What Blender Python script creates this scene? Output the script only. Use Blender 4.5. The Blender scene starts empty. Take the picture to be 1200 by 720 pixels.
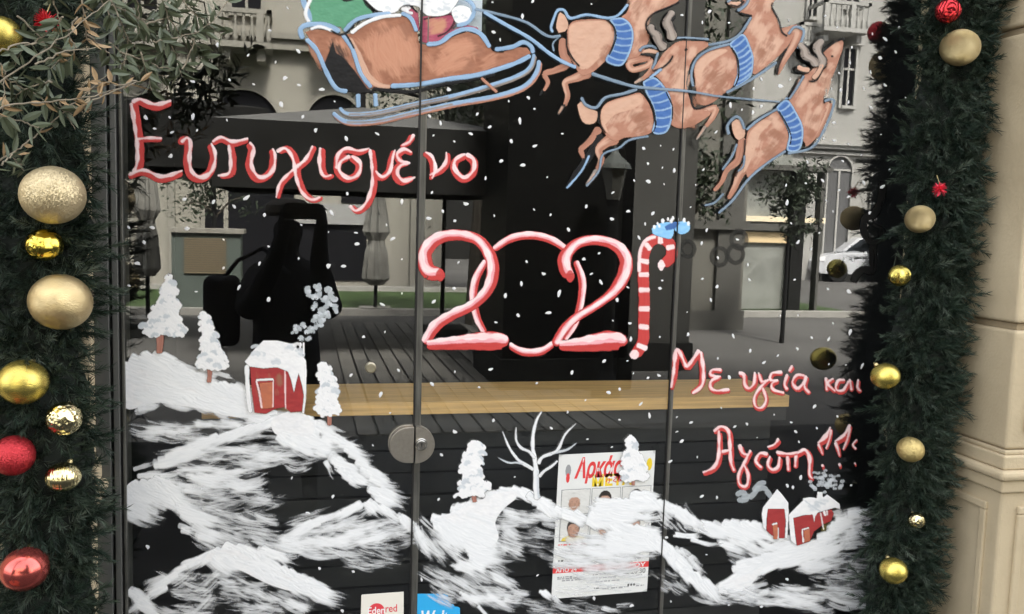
import bpy, bmesh, math, random
from mathutils import Vector, Matrix
from mathutils.geometry import tessellate_polygon
random.seed(7)
R = random.random
U = random.uniform
scene = bpy.context.scene
COL = scene.collection
PI = math.pi

# ------------------------------------------------------------------ camera, sky, sun
FPX = 1050.0
CAM = Vector((0.0, -2.2, 1.6))
n_c = Vector((-245, 112, -FPX)).normalized()
d_c = Vector((-316, -10535, -FPX)).normalized()
z_c = -d_c
z_c = (z_c - n_c * z_c.dot(n_c)).normalized()
x_c = n_c.cross(z_c)
ROT = Matrix((x_c, n_c, z_c))
cam_d = bpy.data.cameras.new('camera')
cam = bpy.data.objects.new('camera', cam_d)
COL.objects.link(cam)
cam_d.sensor_fit = 'HORIZONTAL'; cam_d.sensor_width = 36.0; cam_d.lens = FPX / 1200 * 36
cam_d.clip_start = 0.01; cam_d.clip_end = 600
cam.matrix_world = Matrix.Translation(CAM) @ ROT.to_4x4()
scene.camera = cam

SUN_EL, SUN_AZ = 52.0, 12.0          # the sun stands behind the shop, over the roof
world = bpy.data.worlds.new('World'); scene.world = world; world.use_nodes = True
wn = world.node_tree; wn.nodes.clear()
sky = wn.nodes.new('ShaderNodeTexSky'); sky.sky_type = 'NISHITA'; sky.sun_disc = False
sky.sun_elevation = math.radians(SUN_EL); sky.sun_rotation = math.radians(SUN_AZ)
sky.dust_density = 4.0; sky.air_density = 1.3; sky.ozone_density = 0.6
hs = wn.nodes.new('ShaderNodeHueSaturation'); hs.inputs['Saturation'].default_value = 0.22
bg = wn.nodes.new('ShaderNodeBackground'); bg.inputs['Strength'].default_value = 0.10
wo = wn.nodes.new('ShaderNodeOutputWorld')
wn.links.new(sky.outputs[0], hs.inputs['Color']); wn.links.new(hs.outputs[0], bg.inputs['Color'])
wn.links.new(bg.outputs[0], wo.inputs['Surface'])
sun_d = bpy.data.lights.new('sun', 'SUN'); sun_d.energy = 3.2; sun_d.angle = math.radians(11)
sun_d.color = (1.0, 0.96, 0.88)
sun = bpy.data.objects.new('sun', sun_d); COL.objects.link(sun)
_s = Vector((math.sin(math.radians(SUN_AZ)) * math.cos(math.radians(SUN_EL)),
             math.cos(math.radians(SUN_AZ)) * math.cos(math.radians(SUN_EL)), math.sin(math.radians(SUN_EL))))
sun.rotation_euler = _s.to_track_quat('Z', 'Y').to_euler()
sun.location = (0, 5, 12)
vs = scene.view_settings
vs.view_transform = 'Standard'; vs.look = 'None'; vs.exposure = 3.3; vs.gamma = 1.0
scene.cycles.transparent_max_bounces = 48
scene.cycles.max_bounces = 7
scene.cycles.diffuse_bounces = 3
scene.cycles.glossy_bounces = 4
scene.cycles.sample_clamp_indirect = 6

# ------------------------------------------------------------------ projection helpers
def W(px, py, Y=0.0):
    v = ROT @ Vector((px - 600, 360 - py, -FPX))
    return CAM + v * ((Y - CAM.y) / v.y)
def V(px, py, D):
    """the real place of what the glass mirrors at this pixel, D metres along the sight line's depth"""
    p = W(px, py, CAM.y + D)
    return Vector((p.x, -p.y, p.z))

# ------------------------------------------------------------------ materials
def mat(name, col, rough=0.6, metal=0.0, spec=0.5, noise=0.0, nscale=8.0, bump=0.0, bscale=60.0, var=None, coat=0.0, bdist=0.01, nstretch=None):
    m = bpy.data.materials.new(name); m.use_nodes = True
    nt = m.node_tree; b = nt.nodes['Principled BSDF']
    b.inputs['Base Color'].default_value = (*col, 1); b.inputs['Roughness'].default_value = rough
    b.inputs['Metallic'].default_value = metal; b.inputs['Specular IOR Level'].default_value = spec
    b.inputs['Coat Weight'].default_value = coat
    tc = nt.nodes.new('ShaderNodeTexCoord')
    src = tc.outputs['Object']
    if nstretch:
        mp = nt.nodes.new('ShaderNodeMapping'); mp.inputs['Scale'].default_value = nstretch
        nt.links.new(src, mp.inputs['Vector']); src = mp.outputs[0]
    if noise > 0 or var:
        n = nt.nodes.new('ShaderNodeTexNoise'); n.inputs['Scale'].default_value = nscale; n.inputs['Detail'].default_value = 5
        nt.links.new(src, n.inputs['Vector'])
        mx = nt.nodes.new('ShaderNodeMix'); mx.data_type = 'RGBA'
        c2 = var if var else tuple(c * (1 - noise) for c in col)
        mr = nt.nodes.new('ShaderNodeMapRange'); mr.inputs[1].default_value = .35; mr.inputs[2].default_value = .68
        nt.links.new(n.outputs['Fac'], mr.inputs[0]); nt.links.new(mr.outputs[0], mx.inputs[0])
        mx.inputs[6].default_value = (*col, 1); mx.inputs[7].default_value = (*c2, 1)
        nt.links.new(mx.outputs[2], b.inputs['Base Color'])
    if bump > 0:
        n2 = nt.nodes.new('ShaderNodeTexNoise'); n2.inputs['Scale'].default_value = bscale; n2.inputs['Detail'].default_value = 4
        nt.links.new(src, n2.inputs['Vector'])
        bp = nt.nodes.new('ShaderNodeBump'); bp.inputs['Strength'].default_value = bump; bp.inputs['Distance'].default_value = bdist
        nt.links.new(n2.outputs['Fac'], bp.inputs['Height']); nt.links.new(bp.outputs[0], b.inputs['Normal'])
    return m

def brush_mat(name, col, gain=5.0, rough=0.55, thin=None):
    """streaky paint: bristle marks run along the stroke and let the glass show between them"""
    m = bpy.data.materials.new(name); m.use_nodes = True
    nt = m.node_tree; b = nt.nodes['Principled BSDF']
    b.inputs['Base Color'].default_value = (*col, 1); b.inputs['Roughness'].default_value = rough
    b.inputs['Specular IOR Level'].default_value = .25
    uv = nt.nodes.new('ShaderNodeUVMap'); uv.uv_map = 'UVMap'
    n = nt.nodes.new('ShaderNodeTexNoise'); n.inputs['Scale'].default_value = 1.0; n.inputs['Detail'].default_value = 4.5
    n.inputs['Roughness'].default_value = .62
    nt.links.new(uv.outputs[0], n.inputs['Vector'])
    at = nt.nodes.new('ShaderNodeAttribute'); at.attribute_name = 'op'
    mu = nt.nodes.new('ShaderNodeMath'); mu.operation = 'MULTIPLY_ADD'; mu.inputs[1].default_value = .72; mu.inputs[2].default_value = -.88
    nt.links.new(at.outputs['Fac'], mu.inputs[0])
    ad = nt.nodes.new('ShaderNodeMath'); ad.operation = 'ADD'
    nt.links.new(mu.outputs[0], ad.inputs[0]); nt.links.new(n.outputs['Fac'], ad.inputs[1])
    g = nt.nodes.new('ShaderNodeMath'); g.operation = 'MULTIPLY'; g.inputs[1].default_value = gain; g.use_clamp = True
    nt.links.new(ad.outputs[0], g.inputs[0]); nt.links.new(g.outputs[0], b.inputs['Alpha'])
    if thin:      # thinly dragged paint is greyer than the thick body of the stroke
        ad2 = nt.nodes.new('ShaderNodeMath'); ad2.operation = 'MULTIPLY_ADD'; ad2.inputs[1].default_value = .55
        nt.links.new(n.outputs['Fac'], ad2.inputs[0]); nt.links.new(at.outputs['Fac'], ad2.inputs[2])
        mr = nt.nodes.new('ShaderNodeMapRange'); mr.inputs[1].default_value = .42; mr.inputs[2].default_value = 1.08; mr.interpolation_type = 'SMOOTHSTEP'
        nt.links.new(ad2.outputs[0], mr.inputs[0])
        mx = nt.nodes.new('ShaderNodeMix'); mx.data_type = 'RGBA'; mx.inputs[6].default_value = (*thin, 1); mx.inputs[7].default_value = (*col, 1)
        nt.links.new(mr.outputs[0], mx.inputs[0]); nt.links.new(mx.outputs[2], b.inputs['Base Color'])
    bp = nt.nodes.new('ShaderNodeBump'); bp.inputs['Strength'].default_value = .06; bp.inputs['Distance'].default_value = .001
    nt.links.new(n.outputs['Fac'], bp.inputs['Height']); nt.links.new(bp.outputs[0], b.inputs['Normal'])
    return m

def glass_mat(name, ior=1.5, tint=(.9, .93, .92), k=1.0):
    m = bpy.data.materials.new(name); m.use_nodes = True
    nt = m.node_tree; nt.nodes.clear()
    o = nt.nodes.new('ShaderNodeOutputMaterial')
    t = nt.nodes.new('ShaderNodeBsdfTransparent'); t.inputs[0].default_value = (*tint, 1)
    g = nt.nodes.new('ShaderNodeBsdfGlossy'); g.inputs['Roughness'].default_value = 0.0
    ge = nt.nodes.new('ShaderNodeNewGeometry'); dt = nt.nodes.new('ShaderNodeVectorMath'); dt.operation = 'DOT_PRODUCT'
    nt.links.new(ge.outputs['Incoming'], dt.inputs[0]); nt.links.new(ge.outputs['Normal'], dt.inputs[1])
    ab = nt.nodes.new('ShaderNodeMath'); ab.operation = 'ABSOLUTE'; nt.links.new(dt.outputs['Value'], ab.inputs[0])
    om = nt.nodes.new('ShaderNodeMath'); om.operation = 'SUBTRACT'; om.inputs[0].default_value = 1; nt.links.new(ab.outputs[0], om.inputs[1])
    pw = nt.nodes.new('ShaderNodeMath'); pw.operation = 'POWER'; pw.inputs[1].default_value = 5; nt.links.new(om.outputs[0], pw.inputs[0])
    f = nt.nodes.new('ShaderNodeMath'); f.operation = 'MULTIPLY_ADD'; f.inputs[1].default_value = .85; f.inputs[2].default_value = .043; nt.links.new(pw.outputs[0], f.inputs[0])
    mu = nt.nodes.new('ShaderNodeMath'); mu.operation = 'ADD'; mu.inputs[1].default_value = k; mu.use_clamp = True
    x = nt.nodes.new('ShaderNodeMixShader')
    nt.links.new(f.outputs[0], mu.inputs[0]); nt.links.new(mu.outputs[0], x.inputs[0])
    nt.links.new(t.outputs[0], x.inputs[1]); nt.links.new(g.outputs[0], x.inputs[2])
    nt.links.new(x.outputs[0], o.inputs['Surface'])
    return m

M = {}
M['stone'] = mat('beige_stone', (.59, .485, .325), .8, var=(.44, .355, .23), nscale=3.2, bump=.5, bscale=110, bdist=.003)
M['stone_dark'] = mat('beige_stone_joint', (.34, .265, .165), .8, noise=.15, nscale=5, bump=.2, bscale=200, bdist=.002)
M['alu'] = mat('dark_aluminium', (.17, .17, .16), .42, .4, noise=.3, nscale=12, nstretch=(1, 1, .1))
M['alu_light'] = mat('worn_aluminium', (.19, .185, .165), .35, .5, noise=.55, nscale=22, nstretch=(3, 3, .5))
M['rubber'] = mat('black_seal', (.006, .005, .005), .6)
M['strip'] = mat('grey_edge_strip', (.16, .155, .14), .32, .3, noise=.55, nscale=25, nstretch=(3, 3, .35))
M['glass'] = glass_mat('window_glass', 1.52, (.985, .99, .985), .105)
M['clear'] = bpy.data.materials.new('clear_glass_edge'); M['clear'].use_nodes = True; _n = M['clear'].node_tree; _n.nodes.clear(); _o = _n.nodes.new('ShaderNodeOutputMaterial'); _t = _n.nodes.new('ShaderNodeBsdfTransparent'); _t.inputs[0].default_value = (.96, .98, .97, 1); _n.links.new(_t.outputs[0], _o.inputs[0])
M['steel'] = mat('brushed_nickel', (.36, .33, .29), .34, .75, noise=.12, nscale=120, bump=.05, bscale=300)
M['steel2'] = mat('polished_nickel', (.55, .53, .49), .18, 1)
M['brass'] = mat('aged_brass', (.55, .5, .38), .3, .9, noise=.2, nscale=90)
M['wood'] = mat('light_wood', (.80, .49, .19), .5, noise=.30, nscale=7, nstretch=(.7, 14, 22), bump=.05)
M['int_dark'] = mat('dark_interior_paint', (.012, .012, .013), .7)
M['int_panel'] = mat('dark_grey_boards', (.03, .03, .03), .6, noise=.4, nscale=6, nstretch=(.5, 4, 4))
M['int_floor'] = mat('dark_interior_floor', (.02, .018, .017), .5)
M['paper'] = mat('white_paper', (.74, .74, .72), .6, noise=.04, nscale=20)
M['needle'] = mat('garland_needles', (.022, .036, .024), .5, spec=.3, noise=.0, var=(.05, .072, .048), nscale=30)
M['needle3'] = mat('garland_needle_tips', (.06, .08, .058), .45, spec=.4, var=(.10, .125, .095), nscale=30)
M['needle2'] = mat('garland_needles_deep', (.012, .024, .016), .5, spec=.3, var=(.022, .04, .026), nscale=30)
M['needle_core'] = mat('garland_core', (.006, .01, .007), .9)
M['leaf'] = mat('olive_leaf', (.065, .082, .045), .45, var=(.105, .125, .075), nscale=14)
M['leafdry'] = mat('dry_olive_leaf', (.36, .24, .125), .6, var=(.22, .15, .08), nscale=20)
M['twig'] = mat('olive_twig', (.27, .23, .17), .8, noise=.3, nscale=30)
M['bark'] = mat('olive_bark', (.10, .085, .065), .9, noise=.5, nscale=12, bump=.6, bscale=25)
M['terracotta'] = mat('terracotta', (.32, .13, .07), .8, noise=.2, nscale=6)
# paint colours: body tone and the tone it drags out to
PC = {'p_red': ((.56, .060, .055), (.42, .045, .045)), 'p_pink': ((.88, .66, .66), (.92, .82, .82)), 'p_pink2': ((.84, .38, .42), (.86, .54, .56)), 'p_white': ((.84, .83, .83), (.72, .72, .74)),
      'p_brown': ((.30, .125, .075), (.42, .19, .115)), 'p_salmon': ((.40, .185, .125), (.49, .25, .17)), 'p_skinlight': ((.62, .38, .275), (.52, .30, .21)), 'p_black': ((.007, .007, .008), (.014, .013, .014)),
      'p_blueline': ((.25, .38, .55), (.36, .50, .68)), 'p_greyblue': ((.17, .23, .30), (.27, .35, .45)), 'p_blue': ((.05, .13, .36), (.09, .19, .46)), 'p_blue2': ((.22, .50, .80), (.38, .64, .9)), 'p_green': ((.10, .29, .17), (.13, .34, .21)),
      'p_taupe': ((.22, .175, .15), (.42, .37, .33)), 'p_house': ((.38, .045, .045), (.28, .033, .035)), 'p_door': ((.50, .16, .085), (.38, .12, .08)), 'p_berry': ((.34, .06, .11), (.50, .14, .18)), 'p_trunk': ((.38, .16, .12), (.48, .24, .18)),
      'p_greysmoke': ((.44, .47, .49), (.25, .28, .30)), 'b_white': ((.86, .86, .865), (.60, .62, .65)), 'b_grey': ((.60, .63, .66), (.48, .51, .55)), 'b_light': ((.62, .39, .29), (.56, .33, .23)), 'b_brown': ((.30, .135, .085), (.34, .155, .10)),
      'b_salmon': ((.50, .23, .145), (.58, .31, .20)), 'b_black': ((.012, .012, .013), (.02, .02, .02)), 'b_taupe': ((.36, .30, .26), (.46, .40, .36)), 'v_black': ((.003, .003, .003), (.005, .005, .005)), 'v_grey': ((.030, .029, .026), (.034, .033, .03)),
      'f_skin': ((.50, .30, .22), (.42, .24, .17)), 'f_dark': ((.16, .085, .06), (.20, .11, .08)), 'f_white': ((.66, .65, .62), (.50, .49, .47)), 'f_hair': ((.035, .028, .025), (.06, .05, .045)), 'f_yellow': ((.75, .58, .10), (.65, .5, .08)), 'f_ground': ((.68, .67, .64), (.62, .61, .59))}
def paint_material():
    m = bpy.data.materials.new('window_paint'); m.use_nodes = True
    nt = m.node_tree; b = nt.nodes['Principled BSDF']; b.inputs['Roughness'].default_value = .5; b.inputs['Specular IOR Level'].default_value = .22
    at = nt.nodes.new('ShaderNodeAttribute'); at.attribute_name = 'pigment'
    nt.links.new(at.outputs['Color'], b.inputs['Base Color']); nt.links.new(at.outputs['Alpha'], b.inputs['Alpha'])
    return m
M['paint'] = paint_material()
M['p_white'] = mat('white_paint', (.86, .85, .85), .5, var=(.76, .76, .78), nscale=40, bump=.5, bscale=120, bdist=.004)

# ------------------------------------------------------------------ mesh builder
def wloc(o):
    p = Vector((0, 0, 0))
    while o is not None: p += o.location; o = o.parent
    return p
class MB:
    def __init__(s): s.v = []; s.f = []; s.m = []; s.uv = []; s.op = []; s.mats = []
    def mi(s, m):
        m = M[m] if isinstance(m, str) else m
        if m not in s.mats: s.mats.append(m)
        return s.mats.index(m)
    def add(s, vs, fs, m, uvs=None, ops=None):
        o = len(s.v); k = s.mi(m)
        s.v += [tuple(v) for v in vs]; s.f += [tuple(i + o for i in f) for f in fs]; s.m += [k] * len(fs)
        s.uv += uvs if uvs else [(0, 0)] * len(vs); s.op += ops if ops else [1.0] * len(vs)
    def box(s, x0, x1, y0, y1, z0, z1, m):
        v = [(x, y, z) for x in (x0, x1) for y in (y0, y1) for z in (z0, z1)]
        s.add(v, [(0, 1, 3, 2), (4, 6, 7, 5), (0, 4, 5, 1), (2, 3, 7, 6), (0, 2, 6, 4), (1, 5, 7, 3)], m)
    def tube(s, pts, rad, m, n=6, cap=True):
        pts = [Vector(p) for p in pts]; k = len(pts)
        rs = rad if isinstance(rad, (list, tuple)) else [rad] * k
        vs_, fs = [], []
        ref = Vector((0.13, 0.2, 1)).normalized()
        for i, p in enumerate(pts):
            t = (pts[min(i + 1, k - 1)] - pts[max(i - 1, 0)])
            t = t.normalized() if t.length > 1e-9 else Vector((0, 0, 1))
            a = t.cross(ref)
            if a.length < .1: a = t.cross(Vector((1, 0, 0)))
            a.normalize(); b = t.cross(a)
            for j in range(n):
                q = 2 * PI * j / n
                vs_.append(p + (a * math.cos(q) + b * math.sin(q)) * rs[i])
        for i in range(k - 1):
            for j in range(n):
                fs.append((i * n + j, i * n + (j + 1) % n, (i + 1) * n + (j + 1) % n, (i + 1) * n + j))
        if cap: fs.append(tuple(range(n))[::-1]); fs.append(tuple(range((k - 1) * n, k * n)))
        s.add(vs_, fs, m)
    def lathe(s, prof, m, c=(0, 0, 0), n=20):
        vs_, fs = [], []
        for r, z in prof:
            for j in range(n):
                q = 2 * PI * j / n; vs_.append((c[0] + r * math.cos(q), c[1] + r * math.sin(q), c[2] + z))
        for i in range(len(prof) - 1):
            for j in range(n):
                fs.append((i * n + j, i * n + (j + 1) % n, (i + 1) * n + (j + 1) % n, (i + 1) * n + j))
        fs.append(tuple(range(n))[::-1]); fs.append(tuple(range((len(prof) - 1) * n, len(prof) * n)))
        s.add(vs_, fs, m)
    def build(s, name, parent=None, loc=None, smooth=False):
        me = bpy.data.meshes.new(name)
        o0 = Vector(loc) if loc is not None else Vector((0, 0, 0))
        me.from_pydata([tuple(Vector(v) - o0) for v in s.v], [], s.f)
        for m in s.mats: me.materials.append(m)
        me.polygons.foreach_set('material_index', s.m)
        ul = me.uv_layers.new(name='UVMap')
        li = [0] * len(me.loops); me.loops.foreach_get('vertex_index', li)
        fl = []
        for i in li: fl += s.uv[i]
        ul.data.foreach_set('uv', fl)
        at = me.attributes.new('op', 'FLOAT', 'POINT'); at.data.foreach_set('value', s.op)
        if smooth: me.polygons.foreach_set('use_smooth', [True] * len(me.polygons))
        me.update()
        ob = bpy.data.objects.new(name, me); COL.objects.link(ob)
        if loc is not None: ob.location = o0
        if parent is not None:
            ob.parent = parent
            ob.location = o0 - wloc(parent)
        return ob

def tag(o, label=None, cat=None, group=None, kind=None):
    if label: o['label'] = label
    if cat: o['category'] = cat
    if group: o['group'] = group
    if kind: o['kind'] = kind
    return o
def thing(name, loc, label, cat, group=None):
    o = bpy.data.objects.new(name, None); COL.objects.link(o); o.location = loc; o.empty_display_size = .05
    return tag(o, label, cat, group)
def child(name, data, parent, loc, rot=None, scale=None):
    o = bpy.data.objects.new(name, data); COL.objects.link(o); o.parent = parent
    o.location = Vector(loc) - wloc(parent)
    if rot is not None: o.rotation_euler = rot
    if scale is not None: o.scale = scale if isinstance(scale, (tuple, list)) else (scale,) * 3
    return o
def boxo(name, x0, x1, y0, y1, z0, z1, m, parent=None):
    b = MB(); b.box(x0, x1, y0, y1, z0, z1, m); return b.build(name, parent)
def bevel(o, w=.004, seg=2):
    md = o.modifiers.new('bevel', 'BEVEL'); md.width = w; md.segments = seg; md.limit_method = 'ANGLE'
    return o

# ------------------------------------------------------------------ paint on the glass
def catmull(pts, step=2.5, closed=False):
    P = [Vector(p[:2]) for p in pts]
    if len(P) == 2 and not closed:
        n = max(2, int((P[1] - P[0]).length / step)); return [P[0].lerp(P[1], i / n) for i in range(n + 1)]
    out = []
    k = len(P)
    rng = range(k) if closed else range(k - 1)
    for i in rng:
        if closed: a, b, c, d = P[(i - 1) % k], P[i], P[(i + 1) % k], P[(i + 2) % k]
        else: a, b, c, d = P[max(i - 1, 0)], P[i], P[i + 1], P[min(i + 2, k - 1)]
        n = max(1, int((c - b).length / step))
        for j in range(n):
            t = j / n
            out.append(.5 * ((2 * b) + (c - a) * t + (2 * a - 5 * b + 4 * c - d) * t * t + (3 * b - a - 3 * c + d) * t ** 3))
    if not closed: out.append(P[-1])
    return out

import numpy as np
ROTN = np.array(ROT); CAMN = np.array(CAM)
def WN(px, py):
    v = np.stack([px - 600, 360 - py, np.full_like(px, -FPX)], -1) @ ROTN.T
    return CAMN + v * ((0 - CAMN[1]) / v[..., 1])[..., None]
def vnoise(rs, u, v, n=64):
    """smooth random field on lattice coordinates u, v"""
    g = rs.random((n, n)); i, j = np.floor(u).astype(int), np.floor(v).astype(int); fu, fv = u - i, v - j
    fu = fu * fu * (3 - 2 * fu); fv = fv * fv * (3 - 2 * fv); i0, i1, j0, j1 = i % n, (i + 1) % n, j % n, (j + 1) % n
    return (g[i0, j0] * (1 - fu) + g[i1, j0] * fu) * (1 - fv) + (g[i0, j1] * (1 - fu) + g[i1, j1] * fu) * fv
class Paint:
    """one coat of paint on the outer glass face: strokes are dragged over a fine grid of the coat, which holds
    the pigment and how fully it covers, and the ridges the bristles leave stand up from the glass"""
    def __init__(s, off=.002): s.off = off; s.ops = []
    def stroke(s, pts, w, m, op=1.0, dome=0, taper=1.0, wob=.06, dx=0, dy=0, smooth=True, fade=False, step=2.5, vs_=1.0):
        P = catmull(pts, 2.0) if smooth else [Vector(p[:2]) for p in pts]
        if len(P) < 2: return
        s.ops.append(('s', np.array([(p.x + dx, p.y + dy) for p in P]), list(w) if isinstance(w, (list, tuple)) else [w, w], m, op, taper, wob, fade, random.randrange(1 << 30)))
    def poly(s, pts, m, smooth=True, op=1.0, step=4):
        P = catmull(pts, step, True) if smooth else [Vector(p[:2]) for p in pts]
        s.ops.append(('p', np.array([(p.x, p.y) for p in P]), m, op, random.randrange(1 << 30)))
    def dots(s, c, r, m): s.stroke([(c[0] - r * .6, c[1]), (c[0] + r * .6, c[1])], r, m)
    def hatch(s, pts, m, n, ang, length, w, op=.55):
        P = [Vector(p) for p in pts]
        def inside(x, y):
            c = False; j = len(P) - 1
            for i in range(len(P)):
                if (P[i].y > y) != (P[j].y > y) and x < (P[j].x - P[i].x) * (y - P[i].y) / (P[j].y - P[i].y) + P[i].x: c = not c
                j = i
            return c
        x0, x1 = min(p.x for p in P), max(p.x for p in P); y0, y1 = min(p.y for p in P), max(p.y for p in P)
        k = 0; tries = 0
        while k < n and tries < n * 40:
            tries += 1
            x, y = U(x0, x1), U(y0, y1); a = ang + U(-.35, .35); l = length * U(.6, 1.3)
            dx, dy = math.cos(a) * l / 2, math.sin(a) * l / 2
            if inside(x - dx, y - dy) and inside(x + dx, y + dy) and inside(x, y):
                b = U(-.12, .12) * l
                s.stroke([(x - dx, y - dy), (x + dy * b / l, y - dx * b / l), (x + dx, y + dy)], w * U(.7, 1.3), m, op=op * U(.6, 1.1), fade=True, taper=.8); k += 1
    def rag(s, ridge, ang, length, hw=4.5, op=.9, n=30, bend=.12, m='b_white', jit=2.5):
        """short pulls of a flat brush that start on a ridge and run dry"""
        P = catmull(ridge, 3)
        idx = sorted(U(0, len(P) - 1) for _ in range(int(n * .66)))
        for i in idx:
            p = P[int(i)] + Vector((U(-jit, jit), U(-jit, jit))); a = ang + U(-.12, .12); l = length * U(.5, 1.3); bd = bend * l * U(-.3, 1.2)
            d_ = Vector((math.cos(a), math.sin(a))); q = Vector((-d_.y, d_.x)) * (1 if d_.x > 0 else -1)
            s.stroke([p, p + d_ * l * .5 + q * bd, p + d_ * l], hw * U(.6, 1.4), m, op=min(1.1, op * U(.55, .98)), fade='tail', taper=.35, wob=.08)
    def area(s, x0, x1, y0, y1, ang, length, op, n, hw=3.6, bend=.12, m='b_white'):
        for _ in range(n):
            x, y = U(x0, x1), U(y0, y1); a = ang + U(-.13, .13); l = length * U(.6, 1.4); b_ = bend * l * U(-.2, 1.2)
            dx, dy = math.cos(a) * l / 2, math.sin(a) * l / 2
            s.stroke([(x - dx, y - dy), (x, y + b_), (x + dx, y + dy)], hw * U(.5, 1.5), m, op=op * U(.38, .9), fade=True, taper=.5, wob=.1)
    def raster(s, G):
        lo = np.array([1e9, 1e9]); hi = -lo
        for o in s.ops:
            pad = (max(o[2]) * 1.3 + 2) if o[0] == 's' else 2
            lo = np.minimum(lo, o[1].min(0) - pad); hi = np.maximum(hi, o[1].max(0) + pad)
        lo = np.maximum(lo, [-60, -60]); hi = np.minimum(hi, [1260, 790])
        nx, ny = int((hi[0] - lo[0]) / G) + 2, int((hi[1] - lo[1]) / G) + 2
        cov = np.zeros((ny, nx)); rgb = np.zeros((ny, nx, 3)); hg = np.zeros((ny, nx))
        for o in s.ops:
            rs = np.random.default_rng(o[-1])
            c1, c2 = [np.array(q) for q in PC[o[3] if o[0] == 's' else o[2]]]
            if o[0] == 's':
                _, P, w, m, op, taper, wob, fade, sd = o
                seg = np.hypot(*np.diff(P, axis=0).T); L = np.concatenate([[0], np.cumsum(seg)]); T = max(L[-1], .3)
                n = max(3, int(T / .42)); q = np.linspace(0, T, n); X = np.interp(q, L, P[:, 0]); Y = np.interp(q, L, P[:, 1])
                tx, ty = np.gradient(X), np.gradient(Y); tl = np.hypot(tx, ty) + 1e-9; nxv, nyv = -ty / tl, tx / tl
                ww = np.interp(q / T, np.linspace(0, 1, len(w)), w); e = np.minimum(q, T - q)
                if taper > 0:
                    r = np.maximum(ww * taper, .01); e2 = np.minimum(1, e / r); ww = ww * np.maximum(.12, np.sqrt(np.maximum(0, 1 - (1 - e2) ** 2)))
                ph = rs.random() * 9; ww = ww * (1 + wob * np.sin(q * .37 + ph) + wob * .6 * np.sin(q * .16 + ph * 2))
                wm = ww.max() + .5; k = max(3, int(wm * 2 / .42)); t = np.linspace(-wm, wm, k)
                Tq, Qq = np.meshgrid(t, q); Wq = ww[:, None]
                ae = np.clip((Wq + .45 - np.abs(Tq)) / .95, 0, 1)
                bz = .6 * vnoise(rs, Tq / 1.25 + 20, Qq / 22 + 5) + .4 * vnoise(rs, Tq / .8 + 9, Qq / 9 + 3)
                if fade:
                    if fade == 'tail': Ld = np.clip(1.12 - np.maximum(0, q / T - .22) / .78 * 1.12, 0, 1)
                    else: Ld = np.clip(e / (T * .34) + .12, 0, 1)
                    Ld = Ld[:, None]; A = np.clip((bz - (1.08 - Ld * (.42 + .95 * op))) * 2.6, 0, 1) * (.28 + .72 * Ld) * min(1, .24 + op * .78)
                    A = A * np.clip((Wq + .45 - np.abs(Tq)) / (1.0 + Wq * .25), 0, 1)
                else: A = ae * np.clip(op * (.93 + .25 * (bz - .4)), 0, 1)
                gx = ((X[:, None] + nxv[:, None] * Tq - lo[0]) / G + .5).astype(int); gy = ((Y[:, None] + nyv[:, None] * Tq - lo[1]) / G + .5).astype(int)
                ok = (gx >= 0) & (gx < nx) & (gy >= 0) & (gy < ny) & (A > .004)
                if not ok.any(): continue
                gx, gy, A, bz = gx[ok], gy[ok], A[ok], bz[ok]
                bx0, bx1, by0, by1 = gx.min(), gx.max() + 1, gy.min(), gy.max() + 1
                al = np.zeros((by1 - by0, bx1 - bx0)); np.maximum.at(al, (gy - by0, gx - bx0), A); bb = np.full(al.shape, .5); bb[gy - by0, gx - bx0] = bz
                mixv = np.clip((bb - .3) * 1.8, 0, 1) * .55
            else:
                _, P, m, op, sd = o
                bx0, by0 = np.maximum(0, ((P.min(0) - lo) / G - 1).astype(int)); bx1 = min(nx, int((P[:, 0].max() - lo[0]) / G) + 3); by1 = min(ny, int((P[:, 1].max() - lo[1]) / G) + 3)
                if bx1 <= bx0 or by1 <= by0: continue
                yy, xx = np.mgrid[by0:by1, bx0:bx1]; al = np.zeros(yy.shape); Pn = np.roll(P, -1, 0)
                for sx, sy in ((-.25, -.25), (.25, -.25), (-.25, .25), (.25, .25)):
                    x = lo[0] + (xx + sx) * G; y = lo[1] + (yy + sy) * G; ins = np.zeros(x.shape, bool)
                    for p, r in zip(P, Pn):
                        if p[1] == r[1]: continue
                        ins ^= ((p[1] > y) != (r[1] > y)) & (x < (r[0] - p[0]) * (y - p[1]) / (r[1] - p[1]) + p[0])
                    al += ins * .25 * op
                bb = .6 * vnoise(rs, xx * G / 9 + yy * G / 30, yy * G / 3.2) + .4 * vnoise(rs, xx * G / 3, yy * G / 1.6); mixv = np.clip((bb - .3) * 1.6, 0, 1) * .7
            co = c1 * (1 - mixv[..., None]) + c2 * mixv[..., None]
            sl = (slice(by0, by1), slice(bx0, bx1)); c0 = cov[sl]; cn = al + c0 * (1 - al)
            rgb[sl] = (co * al[..., None] + rgb[sl] * (c0 * (1 - al))[..., None]) / np.maximum(cn, 1e-6)[..., None]
            cov[sl] = cn; hg[sl] = hg[sl] * (1 - al) + (bb * .8 + .35) * al
        return lo, cov, rgb, hg
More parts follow.
